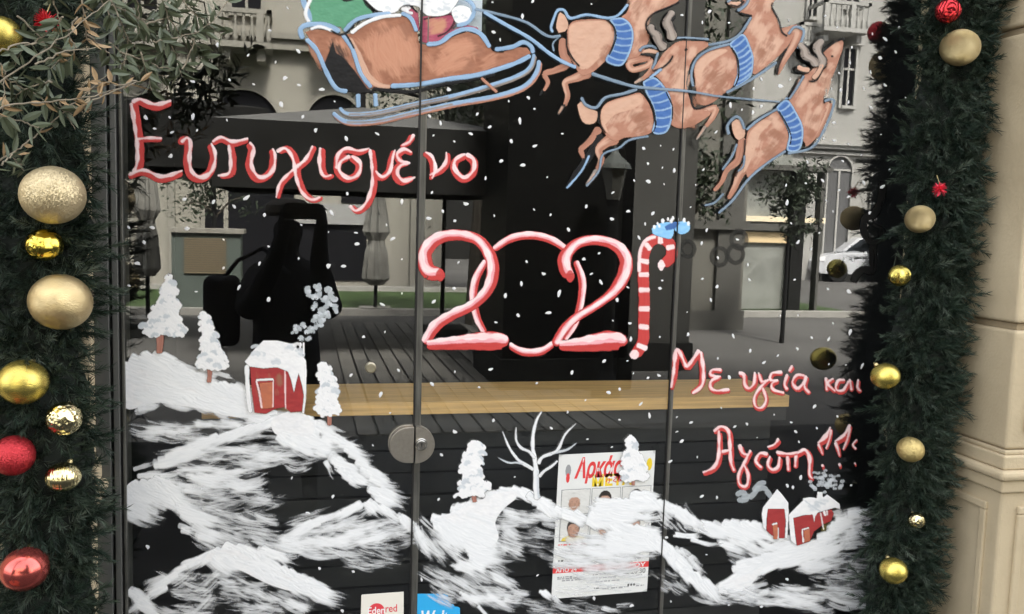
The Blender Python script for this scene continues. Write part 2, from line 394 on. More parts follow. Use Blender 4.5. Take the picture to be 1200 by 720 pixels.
    def build(s, name, parent=None, loc=None, G=None):
        if not s.ops: return None
        G = G or .8
        lo, cov, rgb, hg = s.raster(G)
        on = cov > .03
        cell = on[:-1, :-1] | on[1:, :-1] | on[:-1, 1:] | on[1:, 1:]
        cy, cx = np.nonzero(cell); nx = cov.shape[1]
        quad_ = np.stack([cy * nx + cx, (cy + 1) * nx + cx, (cy + 1) * nx + cx + 1, cy * nx + cx + 1], -1)
        used, inv = np.unique(quad_.ravel(), return_inverse=True); inv = inv.reshape(-1)
        uy, ux = used // nx, used % nx
        p = WN(lo[0] + ux * G, lo[1] + uy * G); p[:, 1] = -(s.off + hg[uy, ux] * cov[uy, ux] * .0009)
        o0 = np.array(loc) if loc is not None else np.zeros(3)
        me = bpy.data.meshes.new(name); nq = len(cy)
        me.vertices.add(len(used)); me.vertices.foreach_set('co', (p - o0).astype(np.float32).ravel())
        me.loops.add(nq * 4); me.loops.foreach_set('vertex_index', inv.astype(np.int32)); me.polygons.add(nq); me.polygons.foreach_set('loop_start', (np.arange(nq) * 4).astype(np.int32))
        me.polygons.foreach_set('use_smooth', np.ones(nq, bool)); me.update(calc_edges=True)
        at = me.attributes.new('pigment', 'FLOAT_COLOR', 'POINT'); at.data.foreach_set('color', np.concatenate([rgb[uy, ux], np.clip(cov[uy, ux] * 1.04 - .02, 0, 1)[:, None]], -1).astype(np.float32).ravel())
        me.materials.append(M['paint'])
        ob = bpy.data.objects.new(name, me); COL.objects.link(ob); ob.location = Vector(o0)
        if parent is not None: ob.parent = parent; ob.location = Vector(o0) - wloc(parent)
        return ob

def frame_at(figure_pts):
    x = sum(p[0] for p in figure_pts) / len(figure_pts); y = max(p[1] for p in figure_pts)
    g = W(x, y, 0); return Vector((g.x, 0, g.z))
# ------------------------------------------------------------------ the shop front
XL = W(147, 360).x; XM = W(488.5, 360).x; XJ = W(789, 360).x; XR = 1.82
ZT = 3.0
def window_pane(name, x0, x1, label, cat):
    t = thing(name, (x0, 0, .05), label, cat)
    b = MB(); b.box(x0 + .0015, x1 - .0015, 0, .010, .05, ZT, 'clear'); b.mi('glass'); b.m[2] = 1; b.build('pane', t)
    return t
door_l = window_pane('glass_door', XL, XM, 'left glass door with the small round knob, painted with the red snowy house', 'door')
door_r = window_pane('glass_door', XM, XJ, 'right glass door between the two vertical joints, with the blue sticker and the poster', 'door')
fixed = window_pane('shop_window', XJ, XR, 'fixed glass panel right of the doors, painted with two small red cottages', 'window')
def strip(t, xa, xb, y0, y1, m, name='edge_strip'):
    b = MB(); b.box(xa, xb, y0, y1, .05, ZT, m); return b.build(name, t)
strip(door_l, XM - .0045, XM - .0003, -.0075, -.0002, 'rubber', 'seal')
strip(door_r, XM + .0003, XM + .0150, -.0014, -.0003, 'strip')
strip(door_r, XM + .0128, XM + .0155, -.0022, -.0016, 'alu_light')
strip(door_r, XJ - .0030, XJ - .0003, -.0066, -.0002, 'rubber', 'seal')
strip(fixed, XJ + .0003, XJ + .0120, -.0013, -.0003, 'strip')
strip(fixed, XJ + .0040, XJ + .0058, -.0021, -.0015, 'alu_light')
# aluminium post on the left
fr = thing('door_frame', (XL - .05, 0, 0), 'dark grey metal frame post between the left garland and the glass', 'door frame')
xa = W(112, 360).x
def post(n, x0, x1, y0, m): 
    b = MB(); b.box(x0, x1, y0, .06, .05, ZT, m); return bevel(b.build(n, fr), .0015)
w_ = XL - xa
post('post', xa, xa + w_ * .50, -.020, 'alu'); post('groove', xa + w_ * .50, xa + w_ * .60, -.004, 'rubber')
post('bead', xa + w_ * .60, xa + w_ * .80, -.016, 'alu'); post('groove', xa + w_ * .80, xa + w_ * .88, -.006, 'rubber')
post('glass_bead', xa + w_ * .88, XL - .001, -.010, 'alu_light')
b = MB(); b.box(xa, XR, -.03, .07, 0, .05, 'alu'); b.build('threshold', fr)
b = MB(); b.box(xa, XR, -.02, .07, ZT, ZT + .09, 'alu'); b.build('head_rail', fr)

# stone pilasters either side
def corner_y(px, py, x):
    lo, hi = -1.5, -.01
    for _ in range(40):
        md = (lo + hi) / 2
        if W(px, py, md).x > x: hi = md
        else: lo = md
    return lo
YC = corner_y(1188, 420, XR)
def zc(px, py): return W(px, py, YC).z
zg1 = zc(1192, 384); zl0 = zc(1182, 562); zl1 = zc(1184, 528); zg0 = zc(1196, 26)
print('YC', YC)
def pilaster(x_in, x_out, label, YC=YC):
    s = 1 if x_out > x_in else -1
    t = thing('stone_pilaster', ((x_in + x_out) / 2, YC, 0), label, 'pilaster')
    def blk(z0, z1, ins=0.0, name='stone_block', m='stone', bw=.009):
        b = MB(); xs = sorted((x_in + s * ins, x_out)); b.box(xs[0], xs[1], YC + ins, .25, z0, z1, m)
        return bevel(b.build(name, t), bw, 3)
    blk(.0, .22, -.025, 'plinth'); blk(.22, zl0 - .035, 0)
    blk(zl0 - .035, zl0, -.012, 'moulding', bw=.006); blk(zl0, zl0 + .028, -.026, 'moulding', bw=.012)
    blk(zl0 + .028, zl1 - .012, -.012, 'moulding', bw=.006); blk(zl1 - .012, zl1, -.004, 'moulding', bw=.004)
    g = .018
    z = zl1
    for zz in (zg1, zg0, zg0 + (zg0 - zg1), zg0 + 2 * (zg0 - zg1)):
        blk(z + .001, zz - g / 2, 0); blk(zz - g / 2 + .0005, zz + g / 2 - .0005, .014, 'joint', 'stone_dark', .001)
        z = zz + g / 2
    blk(z, 4.2, 0)
    # raised fillets framing sunk panels on the reveal and the front of the lowest block
    zt = zl0 - .075; f = .022
    def fil(x0, x1, y0, y1, z0, z1):
        b = MB(); b.box(*sorted((x0, x1)), y0, y1, z0, z1, 'stone'); bevel(b.build('fillet', t), .004, 2)
    p = .009
    fil(x_in - s * p, x_in + s * .002, YC + .045, YC + .045 + f, .30, zt - f)
    fil(x_in - s * p, x_in + s * .002, YC + .045, -.02, zt - f, zt)
    fil(x_in + s * .05, x_in + s * (.05 + f), YC - p, YC + .002, .30, zt - f)
    fil(x_in + s * .05, x_out - s * .05, YC - p, YC + .002, zt - f, zt)
    zt2, zb2 = zg1 - .06, zl1 + .05
    fil(x_in + s * .05, x_in + s * (.05 + f), YC - p, YC + .002, zb2, zt2)
    fil(x_in + s * .0505, x_out - s * .05, YC - p + .001, YC + .002, zt2, zt2 + f)
    return t
pilaster(XR, XR + 1.3, 'beige stone pilaster with joints and sunk panels right of the right garland')
pilaster(xa, xa - 1.3, 'beige stone pilaster mostly hidden behind the left garland', -.05)

shop = thing('shop_building', (0, .2, 0), 'beige stone shop building that carries the painted glass front', 'building')
boxo('wall', xa - 8, xa - 1.305, -.05, .25, 0, 4.2, M['stone'], shop)
boxo('wall', XR + 1.305, XR + 9, -.05, .25, 0, 4.2, M['stone'], shop)
boxo('upper_wall', xa - 8, XR + 9, -.06, .25, 4.2, 9.0, M['stone'], shop)
boxo('lintel', xa - .01, XR + .01, .0, .25, ZT + .09, 4.2, M['stone'], shop)
boxo('cornice', xa - 8.1, XR + 9.1, -.30, -.061, 4.25, 4.45, M['stone'], shop)
boxo('roof', xa - 8, XR + 9, .251, 9, 8.8, 9.0, M['stone_dark'], shop)
# interior
boxo('interior_wall', xa - .3, XR + .3, 3.6, 3.7, 0, ZT + .09, M['int_dark'], shop)
boxo('interior_wall', xa - .35, xa - .3, .25, 3.6, 0, ZT + .09, M['int_dark'], shop)
boxo('interior_wall', XR + .3, XR + .35, .25, 3.6, 0, ZT + .09, M['int_dark'], shop)
boxo('interior_ceiling', xa - .35, XR + .35, .25, 3.7, ZT + .095, ZT + .14, M['int_dark'], shop)
tag(boxo('interior_floor', xa - .35, XR + .35, .071, 3.7, .0, .03, M['int_floor']), kind='structure')
# the bar behind the glass
yb = .045
c0, c1 = W(236, 470, yb), W(925, 470, yb)
zt, zb = W(640, 468.5, yb).z, W(640, 483, yb).z
bar = thing('bar_counter', ((c0.x + c1.x) / 2, .3, 0), 'light wooden bar counter inside, right behind the glass', 'counter')
b = MB(); b.box(c0.x, c1.x, yb, yb + .26, zb, zt, 'wood'); o = bevel(b.build('counter_top', bar), .002)
o.rotation_euler = (0, 0, 0)
b = MB(); b.box(c0.x, c1.x + .01, yb + .03, yb + .24, zb - .045, zb - .001, 'int_panel'); b.build('apron', bar)
z = zb - .047
for k in range(14):
    b = MB(); b.box(c0.x + .02, c1.x - .02, yb + .06 + U(0, .003), yb + .08, z - .058, z - .003, 'int_dark' if k % 3 else 'int_panel')
    b.build('board', bar); z -= .061
for xq in (c0.x + .05, c1.x - .05):
    boxo('leg', xq - .02, xq + .02, yb + .1, yb + .14, .03, zb - .046, M['int_dark'], bar)
# a sheet of paper taped inside at the top
g = W(555, 20, .014)
b = MB(); b.box(W(519, 10, .014).x, W(565, 10, .014).x, .0135, .0139, W(555, 38, .014).z, W(555, 38, .014).z + .20, mat('bluish_paper', (.72, .76, .85), .7))
tag(b.build('paper_sheet'), 'pale bluish sheet of paper taped inside the door behind the painted white beard', 'paper')

# lock on the meeting edges
lk = thing('door_lock', (XM, -.02, W(481, 519).z), 'round-ended nickel patch lock across the two glass doors with a key cylinder', 'lock')
def half(sgn, name):
    e = W(455 if sgn < 0 else 508, 519); zt_, zb_ = W(481, 498.5).z, W(481, 540).z
    gx = XM + (-.002 - .0015 if sgn < 0 else .0015); r = (zt_ - zb_) / 2; zc_ = (zt_ + zb_) / 2
    ww = abs(e.x - gx); pts = [(gx, zt_), ]
    for k in range(0, 21):
        a = PI / 2 - PI * k / 20
        pts.append((gx + sgn * (max(0, ww - r * 1.02) + min(ww, r) * math.cos(a)), zc_ + r * math.sin(a)))
    pts.append((gx, zb_))
    bm_ = MB(); n = len(pts)
    v = [(x, -.024, z) for x, z in pts] + [(x, -.0005, z) for x, z in pts]
    f = [tuple(range(n)) if sgn > 0 else tuple(range(n))[::-1], tuple(range(n, 2 * n))[::-1]]
    f += [(i, (i + 1) % n, n + (i + 1) % n, n + i) for i in range(n)]
    bm_.add(v, f, 'steel'); return bevel(bm_.build(name, lk), .0018, 3)
half(-1, 'strike_half'); half(1, 'lock_half')
cc = W(493.5, 520.5, -.024)
def disc(b, c, r, y0, y1, m, n=28, rim=.0015):
    vs_ = []
    for (rr, y) in ((r, y0), (r, y1 + rim), (r - rim, y1), ):
        for j in range(n): q = 2 * PI * j / n; vs_.append((c.x + rr * math.cos(q), y, c.z + rr * math.sin(q)))
    f = [tuple(range(2 * n, 3 * n))[::-1]]
    for i in range(2):
        for j in range(n): f.append((i * n + j, i * n + (j + 1) % n, (i + 1) * n + (j + 1) % n, (i + 1) * n + j))
    b.add(vs_, f, m)
b = MB(); disc(b, cc, .0155, -.024, -.031, 'steel2'); disc(b, cc, .0115, -.031, -.034, 'steel2')
b.build('cylinder', lk, smooth=False)
b = MB(); b.box(cc.x - .001, cc.x + .0012, -.0352, -.0339, cc.z - .004, cc.z + .0045, 'rubber'); disc(b, cc + Vector((0, 0, .0028)), .0026, -.0338, -.0351, 'rubber', 12, .0003)
b.build('keyhole', lk)
kc = W(434.5, 431.5, -.012)
b = MB(); disc(b, kc, .0135, -.0003, -.013, 'brass', 32, .003); b.build('knob', door_l)

# ------------------------------------------------------------------ the street behind the camera (mirrored in the glass)
def mcol(n, c, r=.8, **k): k.setdefault('spec', .5 if max(c) > .04 else .05); return mat(n, c, r, **k)
G_ = mcol('grey_paving', (.115, .112, .105), noise=.35, nscale=.6, bump=.2, bscale=30)
G_pl = mcol('paving_boards', (.17, .165, .15), noise=.3, nscale=2)
G_pl2 = mcol('paving_boards_dark', (.12, .118, .11), noise=.3, nscale=2)
G_lawn = mcol('lawn_grass', (.045, .085, .02), noise=.4, nscale=4, bump=.6, bscale=60)
G_kerb = mcol('kerb_stone', (.34, .33, .30), noise=.2, nscale=5)
G_fac = mcol('facade_plaster', (.30, .285, .24), noise=.10, nscale=.7)
G_fac2 = mcol('facade_white', (.34, .335, .31), noise=.08, nscale=.7)
G_trim = mcol('facade_trim', (.26, .248, .21), noise=.1, nscale=3)
G_trimw = mcol('facade_trim_white', (.39, .385, .36), noise=.05, nscale=3)
G_dark = mcol('dark_opening', (.012, .012, .014), .4)
G_darkw = mcol('dark_stone', (.022, .022, .021), .7, noise=.2, nscale=2)
G_grey = mcol('grey_render', (.155, .15, .128), .8, noise=.12, nscale=1)
G_grey2 = mcol('grey_render_deep', (.09, .088, .078), .8, noise=.12, nscale=1)
G_cloth = mcol('umbrella_cloth', (.115, .115, .11), .8, noise=.1, nscale=3)
G_clothdk = mcol('umbrella_valance', (.024, .024, .023), .9, noise=.4, nscale=2)
G_cloth2 = mcol('furled_cloth', (.23, .225, .20), .9, noise=.25, nscale=8)
G_metal = mcol('black_iron', (.02, .02, .02), .5)
G_cab = mcol('cabinet_green', (.085, .105, .09), .6)
G_lou = mcol('louvre_brown', (.20, .16, .10), .6)
G_leaf = mcol('tree_leaves', (.03, .045, .022), .6, noise=.3, nscale=2)
tag(boxo('ground', -300, 300, -300, 300, -.30, -.004, G_), kind='structure')
tag(boxo('pavement', -8, 8, -4.19, -.4, -.003, .004, mcol('darkened_paving', (.030, .031, .033), .6, noise=.3, nscale=3)), kind='structure')  # paving by the shop darkened in colour, so the low glass mirrors little light
pv = tag(boxo('paving', -8, 8, -12.0, -4.2, -.003, .0, G_), kind='structure')
x = W(388, 380, CAM.y + 12.5).x
boxo('joint_bed', x, x + .157 * 14, -11.0, -4.25, .0005, .0025, G_dark, pv)
for i in range(14):
    for (y0, y1) in ((-11.0, -7.6), (-7.59, -4.2)):
        b = MB(); b.box(x + .157 * i + .011, x + .157 * (i + 1) - .011, y0, y1 - .006, .003, .012 + U(0, .002), G_pl if (i * 7 + int(y0)) % 3 else G_pl2); b.build('paving_slab', pv)
tag(boxo('lawn', -12, 10, -16.0, -12.2, .0, .035, G_lawn), kind='structure')
tag(boxo('kerb', -12, 10, -12.19, -11.95, .0, .10, G_kerb), kind='structure')
tag(boxo('kerb', -12, 10, -16.3, -16.01, .0, .12, G_kerb), kind='structure')

# pale building across the square
DA = 20.0
def vx(px, D): return V(px, 300, D).x
def vz(py, D, px=355): return V(px, py, D).z
YA = 2.2 - DA
fa = thing('arcade_building', (-4, YA, 0), 'pale stone building across the square with arches and a balcony, seen mirrored in the glass', 'building')
xA0, xA1 = vx(-260, DA), vx(520, DA)
boxo('wall', xA0, xA1, YA - .6, YA, 0, 11, G_fac, fa)
for zc_, hgt, dep in ((vz(62, DA), .22, .22), (vz(50, DA), .12, .30), (10.6, .5, .4)):
    boxo('cornice', xA0 - .1, xA1 + .1, YA + .001, YA + dep, zc_, zc_ + hgt, G_trim, fa)
def arch(px, r_px, ytop, ybot, D, parent, y, dark=G_dark, trim=G_trim):
    r = r_px / FPX * D; c = V(px, ytop, D); zc_ = c.z - r; z0 = vz(ybot, D)
    pts = [(c.x - r, z0)] + [(c.x + r * math.cos(PI - PI * k / 18), zc_ + r * math.sin(PI * k / 18)) for k in range(19)] + [(c.x + r, z0)]
    n = len(pts)
    b = MB(); b.add([(p[0], y + .012, p[1]) for p in pts], [tuple(range(n))[::-1]], dark)
    ob = b.build('arched_window', parent)
    q = [(c.x + (p[0] - c.x) * 1.13, zc_ + max(p[1] - zc_, -99) * (1.13 if p[1] > zc_ else 1)) for p in pts]
    b = MB(); vs_ = [(p[0], y + .012, p[1]) for p in pts] + [(p[0], y + .09, p[1]) for p in pts] + [(p[0], y + .09, p[1]) for p in q] + [(p[0], y, p[1]) for p in q]
    fs = []
    for k in range(3): fs += [(k * n + i, k * n + i + 1, (k + 1) * n + i + 1, (k + 1) * n + i) for i in range(n - 1)]
    b.add(vs_, fs, trim); b.build('surround', ob)
    b = MB(); b.box(c.x - .03, c.x + .03, y + .02, y + .05, z0, zc_, trim); b.box(c.x - r, c.x + r, y + .0201, y + .049, zc_ - .03, zc_ + .03, trim); b.build('glazing_bar', ob)
for px, r, yt in ((286, 38, 106), (392, 30, 112), (180, 36, 110), (70, 36, 110), (-60, 36, 110)):
    arch(px, r, yt, 215, DA, fa, YA)
def window(px0, px1, py0, py1, D, parent, y, trim=G_trim):
    a, c = V(px0, py1, D), V(px1, py0, D); x0, x1 = sorted((a.x, c.x)); z0, z1 = min(a.z, c.z), max(a.z, c.z)
    ob = boxo('window', x0, x1, y + .004, y + .014, z0, z1, G_dark, parent)
    b = MB(); t_ = .09
    b.box(x0 - t_, x0, y + .001, y + .09, z0 - t_, z1 + t_, trim); b.box(x1, x1 + t_, y + .001, y + .09, z0 - t_, z1 + t_, trim)
    b.box(x0, x1, y + .001, y + .085, z1, z1 + t_, trim); b.box(x0, x1, y + .001, y + .13, z0 - t_, z0, trim)
    b.box(x0 - .2, x1 + .2, y + .002, y + .18, z1 + t_ + .001, z1 + t_ + .13, trim)
    b.build('surround', ob)
    b = MB(); xm = (x0 + x1) / 2; b.box(xm - .03, xm + .03, y + .015, y + .05, z0, z1, trim); b.box(x0, x1, y + .016, y + .045, z0 + (z1 - z0) * .62, z0 + (z1 - z0) * .66, trim)
    b.build('glazing_bar', ob)
for a_ in (150, 272, 400, 20, -120):
    window(a_, a_ + 34, -60, 14, DA, fa, YA)
def balcony(px0, px1, py0, py1, D, parent, y, m, out=.8):
    a, c = V(px0, py1, D - out), V(px1, py0, D - out); x0, x1 = sorted((a.x, c.x)); z0, z1 = a.z, c.z
    ob = boxo('balcony', x0, x1, y + .001, y + out, z0 - .12, z0, m, parent)
    b = MB(); b.box(x0, x1, y + out - .1, y + out, z1 - .09, z1, m)
    b.box(x0, x0 + .1, y + .002, y + out, z1 - .088, z1 - .002, m); b.box(x1 - .1, x1, y + .002, y + out, z1 - .088, z1 - .002, m)
    b.build('rail', ob)
    n = max(6, int((x1 - x0) / .17))
    for i in range(n + 1):
        xx = x0 + .06 + (x1 - x0 - .12) * i / n; big = i % 5 == 0
        b = MB()
        if big: b.box(xx - .07, xx + .07, y + out - .11, y + out + .01, z0 + .001, z1 - .091, m)
        else: b.lathe([(.03, .0), (.05, .06), (.055, .2), (.025, .35), (.03, max(.4, z1 - z0 - .1))], m, (xx, y + out - .05, z0), 6)
        b.build('baluster', ob)
    for xx in (x0 + .2, x1 - .2):
        b = MB(); b.box(xx - .08, xx + .08, y + .003, y + out * .8, z0 - .35, z0 - .121, m); b.build('bracket', ob)
balcony(252, 318, 12, 46, DA, fa, YA, G_trim); balcony(372, 440, 14, 46, DA, fa, YA, G_trim); balcony(128, 190, 12, 46, DA, fa, YA, G_trim)
# its ground floor: dark shop openings between pale piers, with a sign band
def opening(px0, px1, py0, py1): 
    a, c = V(px0, py1, DA), V(px1, py0, DA); boxo('shop_opening', min(a.x, c.x), max(a.x, c.x), YA + .002, YA + .03, max(a.z, .02), c.z, G_dark, fa)
opening(348, 430, 262, 328); opening(268, 345, 196, 330); opening(240, 262, 246, 330); opening(400, 436, 196, 238)
boxo('sign_band', vx(346, DA), vx(437, DA), YA + .04, YA + .12, vz(262, DA), vz(238, DA), mcol('sign_grey', (.30, .30, .29)), fa)
for px0, px1 in ((150, 158), (198, 206), (236, 241), (436, 446), (480, 490)):
    boxo('pilaster', vx(px0, DA), vx(px1, DA), YA + .001, YA + .10, 0, vz(125, DA), G_trim, fa)
# dark backdrop added so that no sky is mirrored in the gaps
far = thing('added_backdrop', (5, -32, 0), 'long dark grey backdrop building added far behind to keep sky out of the mirrored gaps', 'building')
boxo('wall', -30, 14, -32, -31, 0, 15, G_darkw, far)
boxo('cornice', -30.2, 14.2, -30.99, -30.6, 14, 14.5, G_darkw, far)
# grey block in the middle right
DB = 12.5
gb = thing('grey_corner_building', (6, 2.2 - DB, 0), 'plain grey rendered building mirrored between the doors and the white building', 'building')
boxo('wall', vx(806, DB), vx(872, DB), 1.6 - DB, 2.2 - DB, 0, 8, G_grey, gb)
boxo('pier', vx(838, DB), vx(866, DB), 2.2 - DB + .001, 2.28 - DB, 0, 7.9, G_grey2, gb)
boxo('band', vx(806, DB), vx(872, DB), 2.2 - DB + .081, 2.34 - DB, vz(255, DB), vz(243, DB), G_grey2, gb)
boxo('base', vx(806, DB), vx(872, DB), 2.2 - DB + .081, 2.30 - DB, 0, vz(395, DB) if vz(395, DB) > .1 else .3, G_grey2, gb)
# black pier added behind the photographer, so the middle of the glass mirrors black
DP = 8.0
dp = thing('added_dark_pier', (3, 2.2 - DP, 0), 'broad black pier added to mirror dark behind the painted year', 'pier')
boxo('shaft', vx(592, DP), vx(740, DP), 1.0 - DP, 2.2 - DP, .3, 6.5, mcol('added_pier_black', (.006, .006, .006), .5), dp)
boxo('base', vx(588, DP), vx(744, DP), .95 - DP, 2.25 - DP, 0, .299, G_darkw, dp)
boxo('capital', vx(586, DP), vx(746, DP), .93 - DP, 2.27 - DP, 6.501, 6.8, G_darkw, dp)
DQ = 9.0
dq = thing('grey_pier', (4, 2.2 - DQ, 0), 'dark grey rendered pier mirrored beside the painted candy cane', 'pier')
boxo('shaft', vx(738, DQ), vx(812, DQ), 1.2 - DQ, 2.2 - DQ, .3, 6.5, mcol('pier_grey', (.05, .05, .045), .7, noise=.2, nscale=2), dq)
boxo('base', vx(735, DQ), vx(815, DQ), 1.15 - DQ, 2.25 - DQ, 0, .299, G_darkw, dq)
# shopfront with posters in the white building
DC = 24.0; YCC = 2.2 - DC
fc = thing('white_building', (15, YCC, 0), 'white building with carved balconies mirrored in the right glass panel', 'building')
xC0, xC1 = vx(868, DC), vx(1330, DC)
boxo('wall', xC0, xC1, YCC - .6, YCC, 0, 13, G_fac2, fc)
for zc_, hgt, dep in ((vz(143, DC), .13, .22), (vz(150, DC), .08, .12), (vz(138, DC), .07, .30), (12.4, .6, .5)):
    boxo('cornice', xC0 - .1, xC1 + .1, YCC + .001, YCC + dep, zc_, zc_ + hgt, G_trimw, fc)
window(984, 1002, 58, 124, DC, fc, YCC, G_trimw); window(946, 960, -60, 20, DC, fc, YCC, G_trimw); window(990, 1010, -70, 8, DC, fc, YCC, G_trimw)
window(1040, 1060, 58, 124, DC, fc, YCC, G_trimw); window(940, 954, 58, 124, DC, fc, YCC, G_trimw)
balcony(966, 1022, 4, 30, DC, fc, YCC, G_trimw, 1.0); balcony(938, 968, 28, 48, DC, fc, YCC, G_trimw, .5)
for px in (984, 1036, 1090): arch(px, 17, 184, 330, DC, fc, YCC, mcol('grey_window', (.10, .10, .10), .5), G_trimw)
# glazed kiosk with wooden boards
DK = 15.0; YK = 2.2 - DK
ks = thing('glazed_kiosk', (7.5, YK, 0), 'grey glazed kiosk with two light wooden boards, mirrored under the right reindeer', 'kiosk')
kx0, kx1 = vx(862, DK), vx(926, DK)
boxo('post', vx(856, DK), vx(864, DK), YK - .1, YK + .08, 0, vz(175, DK), G_grey2, ks)
boxo('post', vx(924, DK), vx(938, DK), YK - .1, YK + .08, 0, vz(175, DK), G_darkw, ks)
boxo('post', vx(955, DK), vx(958, DK), YK - .1, YK + .08, 0, vz(175, DK), G_grey2, ks)
boxo('panel', kx0, kx1, YK - .2, YK - .12, vz(390, DK) if vz(390, DK) > 0 else .05, vz(150, DK), mcol('kiosk_panel', (.30, .31, .28), .5, noise=.35, nscale=3), ks)
boxo('wood_board', kx0 + .02, vx(925, DK), YK - .119, YK - .05, vz(271, DK), vz(257, DK), mcol('kiosk_wood', (.80, .62, .36), .6), ks)
boxo('wood_board', kx0 + .04, vx(966, DK), YK - .119, YK - .04, vz(243, DK), vz(236, DK), mcol('kiosk_wood_pale', (.9, .78, .55), .6), ks)
boxo('beam', vx(856, DK), vx(960, DK), YK - .118, YK + .05, vz(255, DK), vz(246, DK), G_grey2, ks)
boxo('roof', vx(850, DK), vx(962, DK), YK - 1.0, YK + .2, vz(175, DK), vz(168, DK), G_grey2, ks)
# utility cabinet
D1 = 14.3; Y1 = 2.2 - D1
cb = thing('utility_cabinet', (vx(240, D1), Y1, 0), 'grey green cabinet with a brown louvred door on the lawn edge, mirrored left', 'cabinet')
x0, x1 = vx(201, D1), vx(282, D1)
boxo('body', x0, x1, Y1 - .5, Y1, .0, vz(276, D1), G_cab, cb); boxo('lid', x0 - .05, x1 + .05, Y1 - .55, Y1 + .06, vz(276, D1) + .001, vz(271, D1), G_trim, cb)
lz0, lz1 = vz(322, D1), vz(281, D1); n = 16
for i in range(n):
    z = lz0 + (lz1 - lz0) * i / n
    b = MB(); b.box(vx(216, D1), vx(265, D1), Y1 + .001, Y1 + .03, z, z + (lz1 - lz0) / n * .66, G_lou); b.build('louvre_slat', cb)
# umbrellas
def furled(px0, px1, pt, pb, D, label):
    c = V((px0 + px1) / 2, pb, D); top = vz(pt, D); r = (px1 - px0) / 2 / FPX * D
    t = thing('closed_umbrella', (c.x, c.y, 0), label, 'umbrella', 'furled cafe umbrellas')
    b = MB(); n = 30; h0 = max(.45, c.z + .25)
    prof = [(0, r * .5), (.06, r * .95), (.3, r * .8), (.42, r * .55), (.5, r * .95), (.8, r * .6), (1, r * .25)]
    vs_, fs = [], []
    for i, (q, rr) in enumerate(prof):
        for j in range(n):
            a = 2 * PI * j / n; k = rr * (1 + .18 * math.cos(a * 8 + i * .4)); vs_.append((c.x + k * math.cos(a), c.y + k * math.sin(a), h0 + (top - h0) * q))
    for i in range(len(prof) - 1):
        for j in range(n): fs.append((i * n + j, i * n + (j + 1) % n, (i + 1) * n + (j + 1) % n, (i + 1) * n + j))
    b.add(vs_, fs, G_cloth2); b.build('canopy', t)
    b = MB(); b.tube([(c.x, c.y, 0), (c.x, c.y, top + .1)], .03, G_metal, 8); b.build('pole', t)
    boxo('base', c.x - .25, c.x + .25, c.y - .25, c.y + .25, .0, .10, G_kerb, t)
furled(160, 186, 176, 345, 13.0, 'closed grey cafe umbrella mirrored near the left frame')
furled(425, 455, 206, 352, 14.5, 'closed grey cafe umbrella mirrored beside the joint of the doors')
def parasol(pc, hw, pt, pe, pv_, D, label, m=G_cloth, pp=500):
    c = V(pc, pe, D); r = hw / FPX * D; zt_, ze = vz(pt, D), vz(pe, D); zv = vz(pv_, D)
    t = thing('open_umbrella', (c.x, c.y, 0), label, 'umbrella', 'open cafe umbrellas')
    cr = [(c.x + sx * r, c.y + sy * r, ze) for sx, sy in ((-1, -1), (1, -1), (1, 1), (-1, 1))]
    b = MB(); b.add([(c.x, c.y, zt_)] + cr, [(0, 1, 2), (0, 2, 3), (0, 3, 4), (0, 4, 1)], m); b.build('canopy', t)
    b = MB(); b.add(cr + [(p[0], p[1], zv) for p in cr], [(0, 1, 5, 4), (1, 2, 6, 5), (2, 3, 7, 6), (3, 0, 4, 7)], G_clothdk); b.build('valance', t)
    for p in cr:
        b = MB(); b.tube([(c.x, c.y, zt_ - .5), (p[0], p[1], p[2] - .04)], .015, G_metal, 5); b.build('rib', t)
    px_ = V(pp, 300, D).x; b = MB(); b.tube([(px_, c.y - r * .9, 0), (px_, c.y - r * .9, zt_ + .25), (c.x, c.y, zt_ + .3), (c.x, c.y, zt_)], .03, G_metal, 8); b.build('cantilever_post', t)
    boxo('base', px_ - .3, px_ + .3, c.y - r * .9 - .3, c.y - r * .9 + .3, .011, .11, G_darkw, t)
parasol(215, 92, 122, 140, 206, 11.0, 'open dark umbrella mirrored behind the left part of the red greeting', G_clothdk, 120)
parasol(425, 150, 122, 158, 226, 10.5, 'open grey umbrella mirrored under the painted sleigh', G_cloth, 540)
# street lamp
Dl = 9.5; c = V(717, 300, Dl - 2.2 + .0)
lp = thing('street_lamp', (V(716, 300, 7.6).x, 2.2 - 7.6, 0), 'old black lantern street lamp mirrored between the doors', 'street lamp')
lc = V(716, 300, 7.6); zt_ = V(716, 182, 7.6).z
b = MB(); b.lathe([(.14, 0), (.13, .1), (.06, .25), (.05, zt_ - .45), (.07, zt_ - .40)], G_metal, (lc.x, lc.y, 0), 12); b.build('post', lp)
lg = mcol('lantern_glass', (.10, .10, .09), .2)
b = MB(); b.lathe([(.06, zt_ - .39), (.12, zt_ - .12)], lg, (lc.x, lc.y, 0), 6); b.build('lantern', lp)
b = MB(); b.lathe([(.15, zt_ - .119), (.14, zt_ - .08), (.05, zt_), (.02, zt_ + .05), (.005, zt_ + .09)], mcol('lamp_cap', (.10, .11, .10), .5), (lc.x, lc.y, 0), 12); b.build('cap', lp)
